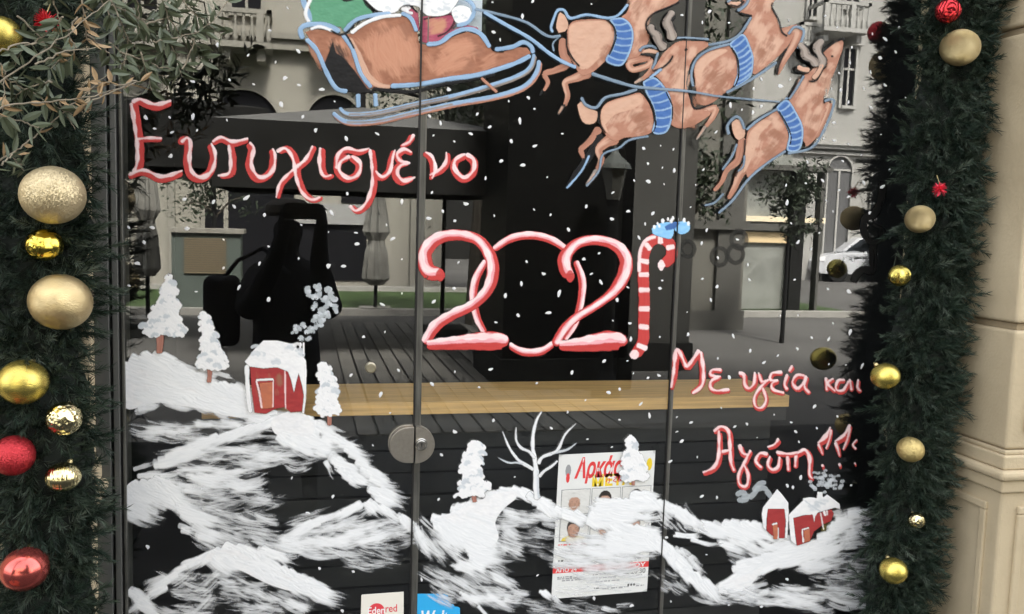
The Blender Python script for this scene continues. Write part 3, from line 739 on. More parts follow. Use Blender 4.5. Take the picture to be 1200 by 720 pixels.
# car
Dc = 23.5
ca = vx(958, Dc); cy = 2.2 - Dc
car = thing('parked_car', (ca + 2, cy, 0), 'silver hatchback parked by the white building, mirrored beside the right garland', 'car')
cm = mcol('silver_car_paint', (.50, .51, .53), .3, coat=.6); cg = mcol('car_glass', (.03, .035, .04), .1)
def ext(prof, y0, y1, m, name, parent, bw=.03):
    b = MB(); n = len(prof); v = [(p[0], y0, p[1]) for p in prof] + [(p[0], y1, p[1]) for p in prof]
    b.add(v, [tuple(range(n)), tuple(range(n, 2 * n))[::-1]] + [(i, n + i, n + (i + 1) % n, (i + 1) % n) for i in range(n)], m)
    return bevel(b.build(name, parent), bw, 3) if bw else b.build(name, parent)
S = .95
def P_(l): return [(ca + a * S, .02 + z_ * S) for a, z_ in l]
ext(P_([(0, .35), (.02, .62), (.25, .80), (.95, .90), (3.5, .92), (3.85, .85), (3.9, .4), (3.7, .22), (.15, .22)]), cy - 1.6, cy, cm, 'body', car)
ext(P_([(.85, .90), (1.45, 1.33), (1.7, 1.38), (2.8, 1.38), (3.2, 1.28), (3.6, .92)]), cy - 1.5, cy - .1, cm, 'roof', car, .05)
for a_, b_ in (((1.05, .95), (1.52, 1.29)), ((2.0, .95), (2.0, 1.29))):
    ext(P_([a_, b_, (b_[0] + (.35 if a_[0] < 1.5 else .75), 1.29), (b_[0] + (.35 if a_[0] < 1.5 else 1.0), .95)]), cy - .1, cy - .085, cg, 'side_window', car, 0)
for wx in (.75, 3.15):
    cc_ = Vector((ca + wx * S, 0, .33)); b = MB(); n = 20
    vs_ = [(cc_.x + .31 * math.cos(2 * PI * j / n), yy, .31 + .31 * math.sin(2 * PI * j / n)) for yy in (cy - .2, cy + .02) for j in range(n)]
    b.add(vs_, [tuple(range(n)), tuple(range(n, 2 * n))[::-1]] + [(j, n + j, n + (j + 1) % n, (j + 1) % n) for j in range(n)], G_metal); wh = b.build('wheel', car)
    vs_ = [(cc_.x + .19 * math.cos(2 * PI * j / n), yy, .31 + .19 * math.sin(2 * PI * j / n)) for yy in (cy + .0, cy + .03) for j in range(n)]
    b = MB(); b.add(vs_, [tuple(range(n)), tuple(range(n, 2 * n))[::-1]] + [(j, n + j, n + (j + 1) % n, (j + 1) % n) for j in range(n)], 'steel'); b.build('rim', wh)
boxo('headlight', ca + .03, ca + .25, cy + .001, cy + .02, .62, .74, M['p_white'], car)

# trees across the square: trunk, limbs and a crown of separate leaves
def far_tree(x, y, h, rad, n, label, seed, lm=G_leaf, z0=None, ls=.11):
    rr = random.Random(seed)
    t = thing('plane_tree', (x, y, 0), label, 'tree', 'dark trees on the square')
    b = MB(); zc_ = h - rad * .9
    kk = min(1, rad / 1.6); b.tube([(x, y, 0), (x + .05 * kk, y, zc_ * .5), (x - .03 * kk, y + .05 * kk, zc_)], [.15 * kk, .10 * kk, .08 * kk], G_metal if rad < 1 else 'bark', 8)
    tips = []
    for k in range(9):
        a = rr.uniform(0, 2 * PI); e = rr.uniform(.1, 1.2); L = rad * rr.uniform(.6, .95)
        st = Vector((x, y, zc_ * rr.uniform(.6, 1))); tp = st + Vector((math.cos(a) * math.cos(e), math.sin(a) * math.cos(e), math.sin(e))) * L
        b.tube([st, st.lerp(tp, .5) + Vector((0, 0, .1)), tp], [.05 * kk, .03 * kk, .01], 'bark', 5); tips += [tp, st.lerp(tp, .6)]
    b.build('trunk', t)
    cl = [Vector((x, y, zc_)) + Vector((rr.gauss(0, .5), rr.gauss(0, .5), rr.gauss(.1, .5))) * rad for _ in range(14)] + tips
    b = MB(); vs_, fs = [], []
    for i in range(n):
        c = rr.choice(cl); p = c + Vector((rr.gauss(0, 1), rr.gauss(0, 1), rr.gauss(0, 1))) * rad * .20
        d = Vector((rr.gauss(0, 1), rr.gauss(0, 1), rr.gauss(-.3, .8))).normalized(); e = d.cross(Vector((rr.gauss(0, 1), rr.gauss(0, 1), rr.gauss(0, 1)))).normalized()
        l = ls * rr.uniform(.6, 1.3); k = len(vs_)
        vs_ += [p - d * l * .5, p + e * l * .16, p + d * l * .5, p - e * l * .16]; fs.append((k, k + 1, k + 2, k + 3))
    b.add(vs_, fs, lm); o = b.build('crown', t); o['kind'] = 'stuff'
c = V(560, 150, 13); far_tree(c.x, c.y, 4.9, 1.35, 5200, 'dark leafy tree mirrored right of the door joint, above the year', 3)
c = V(700, 60, 11); far_tree(c.x, c.y, 5.6, 1.7, 6000, 'tall dark tree mirrored behind the flying reindeer', 4)
c = V(640, 200, 16); far_tree(c.x, c.y, 7.5, 2.3, 6000, 'broad dark tree filling the middle of the mirrored square', 5, ls=.16)
c = V(812, 220, 10); far_tree(c.x, c.y, 2.7, .40, 1100, 'small dark tree mirrored just right of the second joint', 6)
c = V(922, 300, 11); far_tree(c.x, c.y, 2.45, .36, 1500, 'slim potted evergreen mirrored left of the white building', 8, ls=.09)
c = V(250, 190, 15); far_tree(c.x, c.y, 2.9, .7, 1500, 'small tree mirrored behind the photographer', 9)

# the photographer, mirrored as a dark figure: one continuous skinned body
def person():
    t = thing('person', (-.10, -2.74, 0), 'person in dark coat and flat cap photographing the window, mirrored left of the doors', 'person')
    me = bpy.data.meshes.new('body'); bm = bmesh.new(); sk = bm.verts.layers.skin.new()
    def jv(p, r, prev=None):
        v = bm.verts.new(p); v[sk].radius = (r, r)
        if prev: bm.edges.new((prev, v))
        return v
    ox, oy = -.085, -2.74
    def q(x, y, z): return (ox + x, oy + y, z * .93)
    pel = jv(q(0, 0, .92), .15); pel[sk].use_root = True
    wst = jv(q(0, 0, 1.10), .145, pel); ch = jv(q(0, .0, 1.27), .175, wst); nb = jv(q(0, .0, 1.43), .085, ch); nk = jv(q(.0, .02, 1.50), .055, nb)
    hd = jv(q(.01, .03, 1.58), .088, nk); jv(q(.01, .02, 1.68), .085, hd)
    for s in (-1, 1):
        hp = jv(q(s * .10, 0, .84), .105, pel); kn = jv(q(s * .12, .03, .48), .07, hp); an = jv(q(s * .13, 0, .09), .045, kn); jv(q(s * .14, .16, .045), .038, an)
        sh = jv(q(s * .16, .0, 1.33), .105, ch); el = jv((ox + s * .215 + .02, oy + .10, 1.06), .075, sh); mf = jv((s * .11 - .03, -2.42, 1.34), .052, el); wr = jv((s * .085, -2.275, 1.52), .033, mf)
        pm = jv((s * .096, -2.245, 1.575), .027, wr)
        for k in range(4):
            z_ = 1.628 - k * .019; v1 = jv((s * .090, -2.236, z_), .0095, pm); v2 = jv((s * .082, -2.206, z_ + .003), .0085, v1) if False else jv((s * .078, -2.231, z_ + .003), .0085, v1); jv((s * (.058 + .003 * k), -2.229, z_ + .004), .0075, v2)
        v1 = jv((s * .082, -2.240, 1.548), .011, pm); jv((s * .060, -2.236, 1.554), .009, v1)
    bm.to_mesh(me); bm.free()
    o = bpy.data.objects.new('body', me); COL.objects.link(o); o.parent = t; o.location = -t.location
    o.modifiers.new('skin', 'SKIN'); sb = o.modifiers.new('sub', 'SUBSURF'); sb.levels = sb.render_levels = 2
    coat = mcol('black_coat', (.028, .028, .032), .9, noise=.5, nscale=9); me.materials.append(coat)
    b = MB(); hc = Vector((ox + .01, oy + .02, 1.60))
    b.lathe([(.11, -.03), (.122, -.005), (.118, .03), (.08, .06), (.01, .07)], mcol('cap_cloth', (.05, .045, .04), .9), hc, 18)
    b.add([(hc.x - .07, hc.y + .08, hc.z - .02), (hc.x + .07, hc.y + .08, hc.z - .02), (hc.x + .05, hc.y + .17, hc.z - .035), (hc.x - .05, hc.y + .17, hc.z - .035)], [(0, 1, 2, 3)], G_metal)
    b.build('cap', t)
    ph = boxo('phone', -.078, .078, -2.222, -2.213, 1.562, 1.64, G_metal); tag(ph, 'black phone held up by the photographer', 'phone')
    bg_ = thing('shoulder_bag', (ox - .30, oy - .02, .85), 'black shoulder bag hanging beside the photographer', 'bag')
    b = MB(); b.box(ox - .42, ox - .24, oy - .10, oy + .08, .88, 1.25, coat); bevel(b.build('bag_body', bg_), .04, 3)
    b = MB(); b.tube([(ox - .33, oy, 1.22), (ox - .25, oy, 1.33), (ox - .12, oy + .02, 1.40), (ox + .02, oy + .15, 1.28)], .012, coat, 6); b.build('strap', bg_)
person()
# ------------------------------------------------------------------ the painting on the glass
def figure(name, ref, label, cat='painting', group=None):
    g = W(ref[0], ref[1], 0); return thing(name, (g.x, 0, g.z), label, cat, group)
def sc(pts, ox, oy, s): return [(ox + p[0] / s, oy + p[1] / s) for p in pts]

# lettering -----------------------------------------------------------
def letter(par, strokes, off, name='letter', white=.45, hdx=-.22, hdy=-.2):
    """strokes: (points, half width[, highlight side]) red body with a pale snow-lit side"""
    p = Paint(off)
    for st in strokes:
        pts, w = st[0], st[1]
        w = [a * 1.16 for a in w] if isinstance(w, (list, tuple)) else w * 1.16
        p.stroke(pts, w, 'p_red', wob=.04)
    for st in strokes:
        pts, w = st[0], st[1]; hx, hy = (st[2] if len(st) > 2 else (hdx, hdy))
        wm = max(w) if isinstance(w, (list, tuple)) else w
        hw = [a * white * 1.02 for a in w] if isinstance(w, (list, tuple)) else w * white * 1.02
        p.stroke(pts, hw, 'p_pink', wob=.30, op=.93, dx=wm * 2.6 * hx, dy=wm * 2.6 * hy, dome=.0002)
    return p.build(name, par)
OFF = .0022
t = figure('greeting_lettering', (350, 200), 'red and white hand painted Greek word Ευτυχισμένο across the upper left glass', 'lettering')
i_ = (.24, -.18); o_ = (-.3, -.1)
letter(t, [([(157, 122), (160, 140), (164, 170), (164, 192), (160, 203)], 4.2, o_), ([(155, 123), (164, 119.5), (182, 125.5), (201, 121)], [3.2, 4, 4, 3], (.0, -.28)), ([(161, 165), (174, 163.5), (190, 164)], [2.6, 3, 2.4], (0, -.2)), ([(151, 208), (169, 202.5), (190, 210), (214, 203)], [2.4, 3.6, 4, 3.2], (0, -.28))], OFF)
letter(t, [([(210, 169), (217, 163.5), (221, 170), (219.5, 189), (223, 204), (234, 210), (246, 202), (250, 184), (245, 170)], [3.2, 4, 4, 4, 4.2, 4.2, 4, 3.4, 2.6], i_)], OFF)
letter(t, [([(249, 169), (259, 163.5), (273, 168.5), (291, 165)], [2.8, 3.4, 3.4, 2], (0, -.28)), ([(271, 171), (273, 189), (271, 204), (258, 207)], [3, 3.6, 3.6, 2.6], o_)], OFF)
letter(t, [([(290, 169), (295, 176), (292, 194), (299, 208), (309, 209), (318, 200), (320, 184), (317, 176)], [3, 3.8, 3.8, 4, 4, 3.8, 3.4, 2.4], i_)], OFF)
letter(t, [([(327, 179), (337, 175), (346, 187), (350, 210), (357, 227), (368, 235), (378, 232)], [2.8, 3.6, 3.6, 3.3, 3.3, 3, 1.8], o_), ([(369, 172), (360, 188), (347, 199), (331, 215), (326, 233)], [2.6, 3.2, 3.2, 3, 1.8], o_)], OFF)
letter(t, [([(378, 174), (377, 190), (379, 203), (384, 208), (391, 206)], [3.2, 3.6, 3.6, 3.2, 2.2], o_)], OFF)
letter(t, [([(408, 184), (397, 191), (396, 202), (407, 210), (418, 205), (420, 192), (410, 184)], 3.6, (.22, -.1)), ([(394, 200), (396, 184), (406, 176), (420, 179), (433, 176)], [2.6, 3, 3.2, 3.2, 1.4], (0, -.25))], OFF)
letter(t, [([(436, 176), (438.5, 200), (438, 220), (431, 239), (420, 248), (412, 242)], [2.8, 3, 3.2, 3.4, 3.2, 2.4], o_), ([(438, 202), (446, 209), (455, 202), (458, 188), (461, 177)], [2.6, 3.2, 3.2, 3, 2], i_)], OFF)
letter(t, [([(483, 181), (474, 177), (466, 183), (470, 191), (479, 192)], [2, 3, 3.4, 3, 2.2], (-.1, -.25)), ([(478, 192), (467, 195), (463, 204), (470, 213), (484, 209)], [2, 3.2, 4, 3.8, 2.4], (.25, -.1)), ([(469, 172), (478, 168), (483.5, 159)], [1.2, 2.8, 3.8], (.15, -.15))], OFF)
letter(t, [([(496, 180), (504, 185), (508, 199), (504, 211)], [2.6, 3.4, 3.4, 1.4], i_), ([(505, 207), (516, 201), (524, 191), (524.5, 180)], [1.6, 3.2, 3, 2.2], (-.2, -.2))], OFF)
letter(t, [([(545, 183), (534, 189), (532.5, 200), (543, 210.5), (554, 203), (555, 190), (546, 183)], 3.7, (.0, -.25))], OFF)

t = figure('year_lettering', (620, 350), 'large red and pale pink painted year 2021 in the middle of the glass', 'lettering')
def bigl(strokes, off, name='letter', blobs=()):
    p = Paint(off)
    strokes = [(q[0], [a * 1.12 for a in q[1]] if isinstance(q[1], list) else q[1] * 1.12, q[2]) for q in strokes]
    for pts, w, h in strokes: p.stroke(pts, w, 'p_red', wob=.02)
    for pts, w, h in strokes:
        if h:
            hw = [a * h[2] for a in w] if isinstance(w, list) else w * h[2]
            p.stroke(pts, hw, 'p_pink2', wob=.05, dx=h[0] * .8, dy=h[1] * .8, dome=.0002); 
            p.stroke(pts, [a * .62 for a in hw] if isinstance(hw, list) else hw * .62, 'p_pink', wob=.25, dx=h[0] * 1.25, dy=h[1] * 1.25, dome=.0002)
    for c, r in blobs: p.dots(c, r, 'p_red')
    return p.build(name, t)
zero = [([(578, 293), (598, 280), (622, 276), (645, 281), (664, 293)], [3, 4, 4, 4, 3.4], (0, -2, .6)), ([(570, 305), (558, 326), (554.5, 349), (559, 372), (568, 390)], [3, 4, 4, 3.6, 2.8], (-2, 0, .6)),
        ([(674, 306), (682, 329), (680, 355), (673, 380), (661, 398)], [3, 4, 3.6, 3.6, 2.6], (2, 0, .5)), ([(597, 405), (613, 412.5), (633, 412), (648, 403)], [3, 4, 4, 3], (0, -2, .6))]
bigl(zero, .0022)
bigl([([(518, 321), (502, 318), (497.5, 298), (511, 281), (534, 275.5), (559, 281), (573, 298), (577.5, 318), (571, 341), (554, 358), (531, 369), (511, 382), (498, 403)], [7, 8, 7, 6, 5.4, 5.6, 6.4, 6.4, 4.8, 4.6, 5, 5.6, 4.4], (-2.6, -2.6, .55)),
      ([(500, 406), (530, 402.5), (560, 400), (586, 400), (594, 404)], [3.5, 6, 8, 10, 8], (0, -4.5, .50))], .0026, blobs=[((516, 322.5), 8.5)])
bigl([([(668, 325), (662, 315), (662, 301), (675.5, 286), (698, 281.5), (721, 288), (733, 304), (730, 324), (717, 343.5), (695, 360), (675.5, 372), (661, 386), (649, 405)], [6, 7, 5.5, 5, 5.2, 6.2, 7.2, 6.4, 4.6, 4.2, 4.6, 5, 4.2], (2.4, -2, .55)),
      ([(655, 407), (690, 402.5), (712, 399.5), (727, 400.5), (731, 405)], [3.4, 6.5, 9, 10.5, 8], (0, -4.5, .5))], .0026, blobs=[((668, 324), 8)])
t2 = figure('painted_candy_cane', (755, 350), 'red and pink striped candy cane painted as the last digit, with a blue bow', 'painting')
p = Paint(.0024)
cane = [(776, 311), (786, 301), (785, 287), (773, 279.5), (761, 284), (754.5, 298), (753.4, 321), (754.5, 349), (754, 377), (753, 400), (743, 418)]
p.stroke(cane, 6.4, 'p_red', wob=.02)
p.stroke(cane[3:7], 1.8, 'p_pink', dx=-5, dy=-2)
for a_, c_ in (((748, 305), (760, 307.5)), ((748, 322), (760, 322)), ((748, 340), (761, 340)), ((748, 362), (761, 362)), ((748, 382.5), (760, 384)), ((746, 404), (758, 409)), ((756, 285.5), (762, 293)), ((773, 273.5), (773.5, 286)), ((780, 291), (790, 289))):
    p.stroke([a_, c_], 2.7, 'p_pink', taper=.6)
p.dots((774.5, 311), 6.5, 'p_pink'); p.stroke([(746, 411), (740, 420)], 5, 'p_pink')
p.build('cane', t2)
p = Paint(.0034)
p.poly([(763, 268), (772, 262), (786, 261), (789, 270), (786, 280), (774, 278), (764, 274)], 'p_blue2'); p.poly([(789, 263), (800, 259), (808, 264), (806, 272), (797, 275), (790, 270)], 'p_blue2'); p.poly([(778, 266), (790, 260), (796, 261), (790, 268), (780, 270)], 'p_blue')
for x_, y_ in ((766, 266), (770, 262), (776, 259), (782, 257), (788, 256), (794, 257), (801, 258), (806, 262), (786, 259), (772, 265)): p.dots((x_, y_), U(2, 3.2), 'p_white')
p.build('bow', t2)

def word(par, ls, off=OFF, white=.5, s=1.0):
    for L in ls: letter(par, L, off, white=white, hdx=-.15, hdy=-.3)
t = figure('wish_lettering', (890, 450), 'smaller red and white painted Greek words Με υγεία και over the bar counter', 'lettering')
word(t, [[([(787, 457), (790, 440), (793, 413), (798, 417), (805, 433)], [1.6, 3, 3.4, 3, 2.6]), ([(805, 433), (812, 424), (820, 412)], 2.8), ([(820, 412), (823, 436), (821, 452), (810, 461)], [2.8, 3, 3.2, 2.2], (.1, .0))],
         [([(846, 435), (835, 435), (833, 441), (845, 443)], 2.3), ([(843, 443), (834, 448), (833, 456), (840, 459.5), (855, 458)], 2.4)],
         [([(866, 439), (872, 441), (873, 452), (878, 457), (884, 451), (885, 438)], 2.6)],
         [([(889, 438), (893, 449), (898, 447)], 2.2), ([(901, 446), (890, 457), (884, 468), (886, 478), (893, 479), (898, 470), (894, 456)], 2.1)],
         [([(917, 438), (905, 439), (903, 447), (912, 447)], 2.3), ([(912, 447), (905, 451), (906, 458), (919, 462)], 2.3)],
         [([(923, 440), (919.5, 452), (923, 458)], 2.2), ([(925, 437), (929, 430)], [1.4, 2.6])],
         [([(943, 442), (934, 441.5), (929, 450), (935, 457), (943, 449), (945, 442)], 2.5), ([(945, 442), (943, 455), (949, 462)], 2.3)],
         [([(968, 444), (969, 459)], 2.3), ([(977, 445), (970, 451), (979, 460)], 2.2)],
         [([(990, 447), (982, 448), (980, 458), (988, 459), (995, 448)], 2.3), ([(996, 446), (998, 459)], 2.2)], [([(1006, 446), (1005, 456), (1009, 460)], 2.0)]])
t = figure('love_lettering', (900, 535), 'red and pink painted Greek word Αγάπη with exclamation marks above the small cottages', 'lettering')
word(t, [[([(837, 508), (845, 502), (854, 507), (856, 525), (857, 543), (861, 554)], [1.6, 2.8, 3, 2.8, 2.8, 2]), ([(843, 507), (843, 534), (837.5, 549), (824, 556)], [2.6, 3, 3, 2]), ([(846, 531), (855, 529)], 2.2)],
         [([(867, 523), (871, 533), (878, 535)], [2.8, 2.8, 1.6]), ([(880, 529), (874, 541), (866, 557), (867, 569), (875, 571), (877, 558), (872, 546)], 2.3)],
         [([(900, 534), (891, 533), (886, 542), (893, 550)], 2.6), ([(903, 536), (900, 546), (905, 552), (912, 549), (914, 537)], 2.5), ([(900, 526), (908, 523), (913, 516)], [1.2, 2.2, 3])],
         [([(910, 531.5), (925, 533.5), (938, 531)], 2.4), ([(923, 536), (924, 553)], 2.2)],
         [([(933, 534), (932, 549)], 2.2), ([(934, 535), (943, 529), (949, 538), (949, 558), (953, 563)], [2.2, 3, 3, 2.6, 1.8])],
         [([(974, 503), (968, 514), (959, 522)], [1.6, 3.6, 1.8]), ([(959, 522), (962, 528), (964, 534)], [2.2, 2.4, 1]), ([(974, 505), (972, 516), (968, 527)], [1.4, 1.8, 1.2])], [([(963, 548), (966, 548)], 3.3)],
         [([(997, 500), (990, 512), (979, 520)], [1.6, 3.6, 1.8]), ([(979, 520), (982, 528), (984, 536)], [2.2, 2.4, 1]), ([(996, 503), (993, 516), (988, 528)], [1.4, 1.8, 1.2])], [([(983, 547), (986, 547)], 3.3)],
         [([(1004, 516), (999, 522), (1003, 527)], 1.3)], [([(1001, 545), (1003, 545)], 2.4)]])

# sleigh ---------------------------------------------------------------
S4 = lambda pts: sc(pts, 340, 0, 4)
t = figure('painted_sleigh', (490, 70), 'brown painted sleigh with pale blue outlines and long runners at the top of the glass')
p = Paint(.0020)
body = S4([(70, 152), (110, 138), (185, 145), (240, 165), (280, 160), (350, 110), (420, 82), (520, 75), (565, 90), (595, 150), (604, 205), (640, 212), (700, 202), (780, 165), (830, 150), (880, 165), (920, 205), (950, 240), (1000, 243), (1060, 222), (1110, 225), (1130, 250), (1100, 272), (1000, 312), (900, 345), (700, 372), (600, 388), (480, 412), (380, 418), (230, 425), (180, 372), (140, 290), (110, 210)])
p.poly(body, 'p_brown', smooth=False)
p.hatch(body, 'b_salmon', 40, 1.2, 40, 6, .6); p.hatch(body, 'b_brown', 24, 1.0, 40, 6, .55)
p.hatch(S4([(300, 200), (420, 100), (560, 100), (590, 380), (430, 400)]), 'b_salmon', 26, 1.25, 46, 6, .72)
p.hatch(S4([(640, 230), (850, 160), (930, 240), (1100, 240), (900, 330), (650, 370)]), 'b_salmon', 18, -.35, 50, 5, .68)
p.poly(S4([(180, 250), (200, 195), (215, 250), (235, 262), (250, 272), (300, 330), (360, 415), (400, 436), (320, 440), (225, 425), (175, 370), (160, 300)]), 'p_black', smooth=False)
p.hatch(S4([(150, 160), (240, 180), (300, 330), (200, 300)]), 'b_black', 10, 1.1, 24, 3, .6)
p.stroke(S4([(275, 180), (320, 270), (365, 360), (420, 402), (470, 408)]), [3, 4, 4, 3.4, 2], 'p_pink2' if False else 'p_skinlight')
p.build('sleigh_body', t)
p = Paint(.0042)
def bl(pts, w=2.3, m='p_blueline', **k): p.stroke(S4(pts), w, m, **k)
bl([(60, 185), (48, 140), (85, 118), (170, 120), (232, 152)], 2.8); bl([(95, 140), (140, 128), (200, 148)], 1.6, 'p_white')
bl([(75, 185), (125, 240), (170, 340), (215, 415), (268, 430)], 2.4); bl([(245, 165), (290, 230), (330, 345), (380, 412)], 2.3)
bl([(238, 165), (262, 166), (300, 230)], .9, 'p_black'); bl([(190, 145), (245, 166), (300, 118)], .9, 'p_black')
bl([(252, 148), (310, 95), (400, 72), (470, 66)], 2.2); bl([(285, 158), (350, 112), (430, 82), (520, 74)], 1.9, 'p_white')
bl([(520, 63), (565, 88), (592, 150)], 2.2); bl([(638, 210), (700, 202), (760, 160), (830, 138), (892, 162), (935, 225)], 2.5)
bl([(945, 228), (960, 240), (1000, 242)], 1.2, 'p_black'); bl([(958, 234), (1040, 222), (1090, 200), (1128, 220), (1136, 252)], 2.4)
bl([(385, 418), (560, 432), (700, 402), (880, 368), (960, 350)], 2.0, 'p_black'); bl([(470, 405), (600, 397), (740, 372), (860, 356), (960, 330), (1060, 296), (1125, 262)], 2.5)
p.build('outline', t)
for k, (a_, w_) in enumerate((([(232, 508), (275, 535), (400, 528), (560, 492), (740, 455), (900, 412), (1050, 362), (1120, 318), (1142, 255)], 1.9), ([(200, 530), (265, 572), (400, 568), (560, 532), (760, 488), (960, 452), (1090, 408), (1150, 345), (1165, 285)], 2.3))):
    p = Paint(.0036 + .0012 * k)
    p.stroke(S4([(x_ + 6, y_ + 9) for x_, y_ in a_]), w_, 'p_salmon' if k else 'p_taupe'); p.stroke(S4(a_), w_ * .95, 'p_blueline'); 
    p.stroke(S4([(x_, y_ + 2) for x_, y_ in a_[1:5]]), w_ * .4, 'p_taupe')
    p.build('runner', t)
for a_ in ([(318, 442), (320, 505)], [(398, 440), (402, 500)]):
    p = Paint(.0032); p.stroke(S4(a_), 2.4, 'p_blueline', taper=.4); p.build('strut', t)
p = Paint(.0072); p.stroke(S4([(892, 368), (968, 436)]), 1.5, 'p_salmon'); p.build('strut', t)

t = figure('painted_sack', (400, 15), 'green painted gift sack with a pale blue edge in the back of the sleigh')
p = Paint(.0010)
p.poly(S4([(100, -120), (92, 20), (98, 112), (170, 122), (238, 128), (250, 150), (300, 105), (390, 66), (350, 10), (335, -120)]), 'p_green', smooth=False)
p.stroke(S4([(66, -110), (62, 0), (84, 62), (92, 104)]), 3, 'p_blueline'); p.stroke(S4([(104, -20), (72, 60), (90, 108)]), 1.8, 'p_white'); p.stroke(S4([(240, -10), (262, 4), (300, -6)]), 1.6, 'p_black')
p.stroke(S4([(335, -20), (360, 30), (392, 50)]), 1.0, 'p_black')
p.build('sack_cloth', t)
t = figure('painted_driver', (515, 20), 'painted figure in a red coat with white beard and cuffs sitting in the sleigh')
p = Paint(.0012)
p.poly(S4([(530, 30), (560, 30), (600, 62), (606, 150), (592, 140), (575, 90), (530, 62)]), 'p_berry', smooth=False)
p.poly(S4([(610, 80), (760, 60), (775, 110), (745, 160), (690, 192), (640, 205), (612, 195)]), 'p_berry', smooth=False)
p.hatch(S4([(625, 95), (755, 75), (740, 140), (690, 170), (630, 160)]), 'b_salmon', 16, -.3, 26, 4, .6)
p.stroke(S4([(625, 92), (690, 78), (758, 70), (768, 105), (738, 150), (690, 172)]), .9, 'p_black')
p.stroke(S4([(640, 198), (700, 190), (760, 152), (820, 128), (880, 140)]), 2, 'p_berry')
p.build('coat', t)
p = Paint(.0026)
p.poly(S4([(355, -30), (350, 0), (385, 32), (420, 62), (490, 62), (530, 28), (600, 34), (640, 74), (720, 74), (765, 40), (760, -30)]), 'p_white')
for k in range(38):
    a = U(0, 6.28); x_, y_ = U(370, 745), U(-10, 62); p.stroke(S4([(x_ - 16, y_ - 5), (x_, y_ + U(-9, 9)), (x_ + 16, y_ + 4)]), U(1.0, 2.2), random.choice(['p_white', 'b_grey', 'p_white']), op=.8)
p.stroke(S4([(350, 4), (400, 50), (432, 58)]), .9, 'p_black'); p.stroke(S4([(530, 32), (560, 28), (596, 60)]), .9, 'p_black')
p.build('beard', t)
p = Paint(.0030)
p.poly(S4([(755, 50), (790, 28), (840, 40), (848, 80), (815, 112), (775, 108), (765, 90)]), 'p_white')
for k in range(10): x_, y_ = U(770, 835), U(45, 98); p.stroke(S4([(x_ - 9, y_ + 4), (x_, y_ - 5), (x_ + 9, y_ + 2)]), U(.9, 1.6), random.choice(['p_white', 'b_grey']), op=.9)
p.stroke(S4([(775, -20), (840, 8), (862, 50), (835, 105), (780, 122)]), 2.2, 'p_blueline'); p.build('cuff', t)

# reins
t = figure('painted_reins', (740, 90), 'long thin pale blue painted reins running from the sleigh to the right reindeer')
p = Paint(.0085); p.stroke([(556, 12), (580, 17), (615, 27), (640, 43), (656, 43)], 1.5, 'p_greyblue'); p.build('rein', t)
p = Paint(.0090); p.stroke([(566, 15), (590, 29), (620, 46), (642, 63), (658, 73), (674, 80)], 1.9, 'p_blueline'); p.stroke([(692, 87), (713, 94), (737, 101), (752, 103.5), (803, 107.5), (844, 114), (912, 120)], [2, 1.8, 1.6, 1.4, 1.1, 1, .7], 'p_greyblue'); p.build('rein', t)

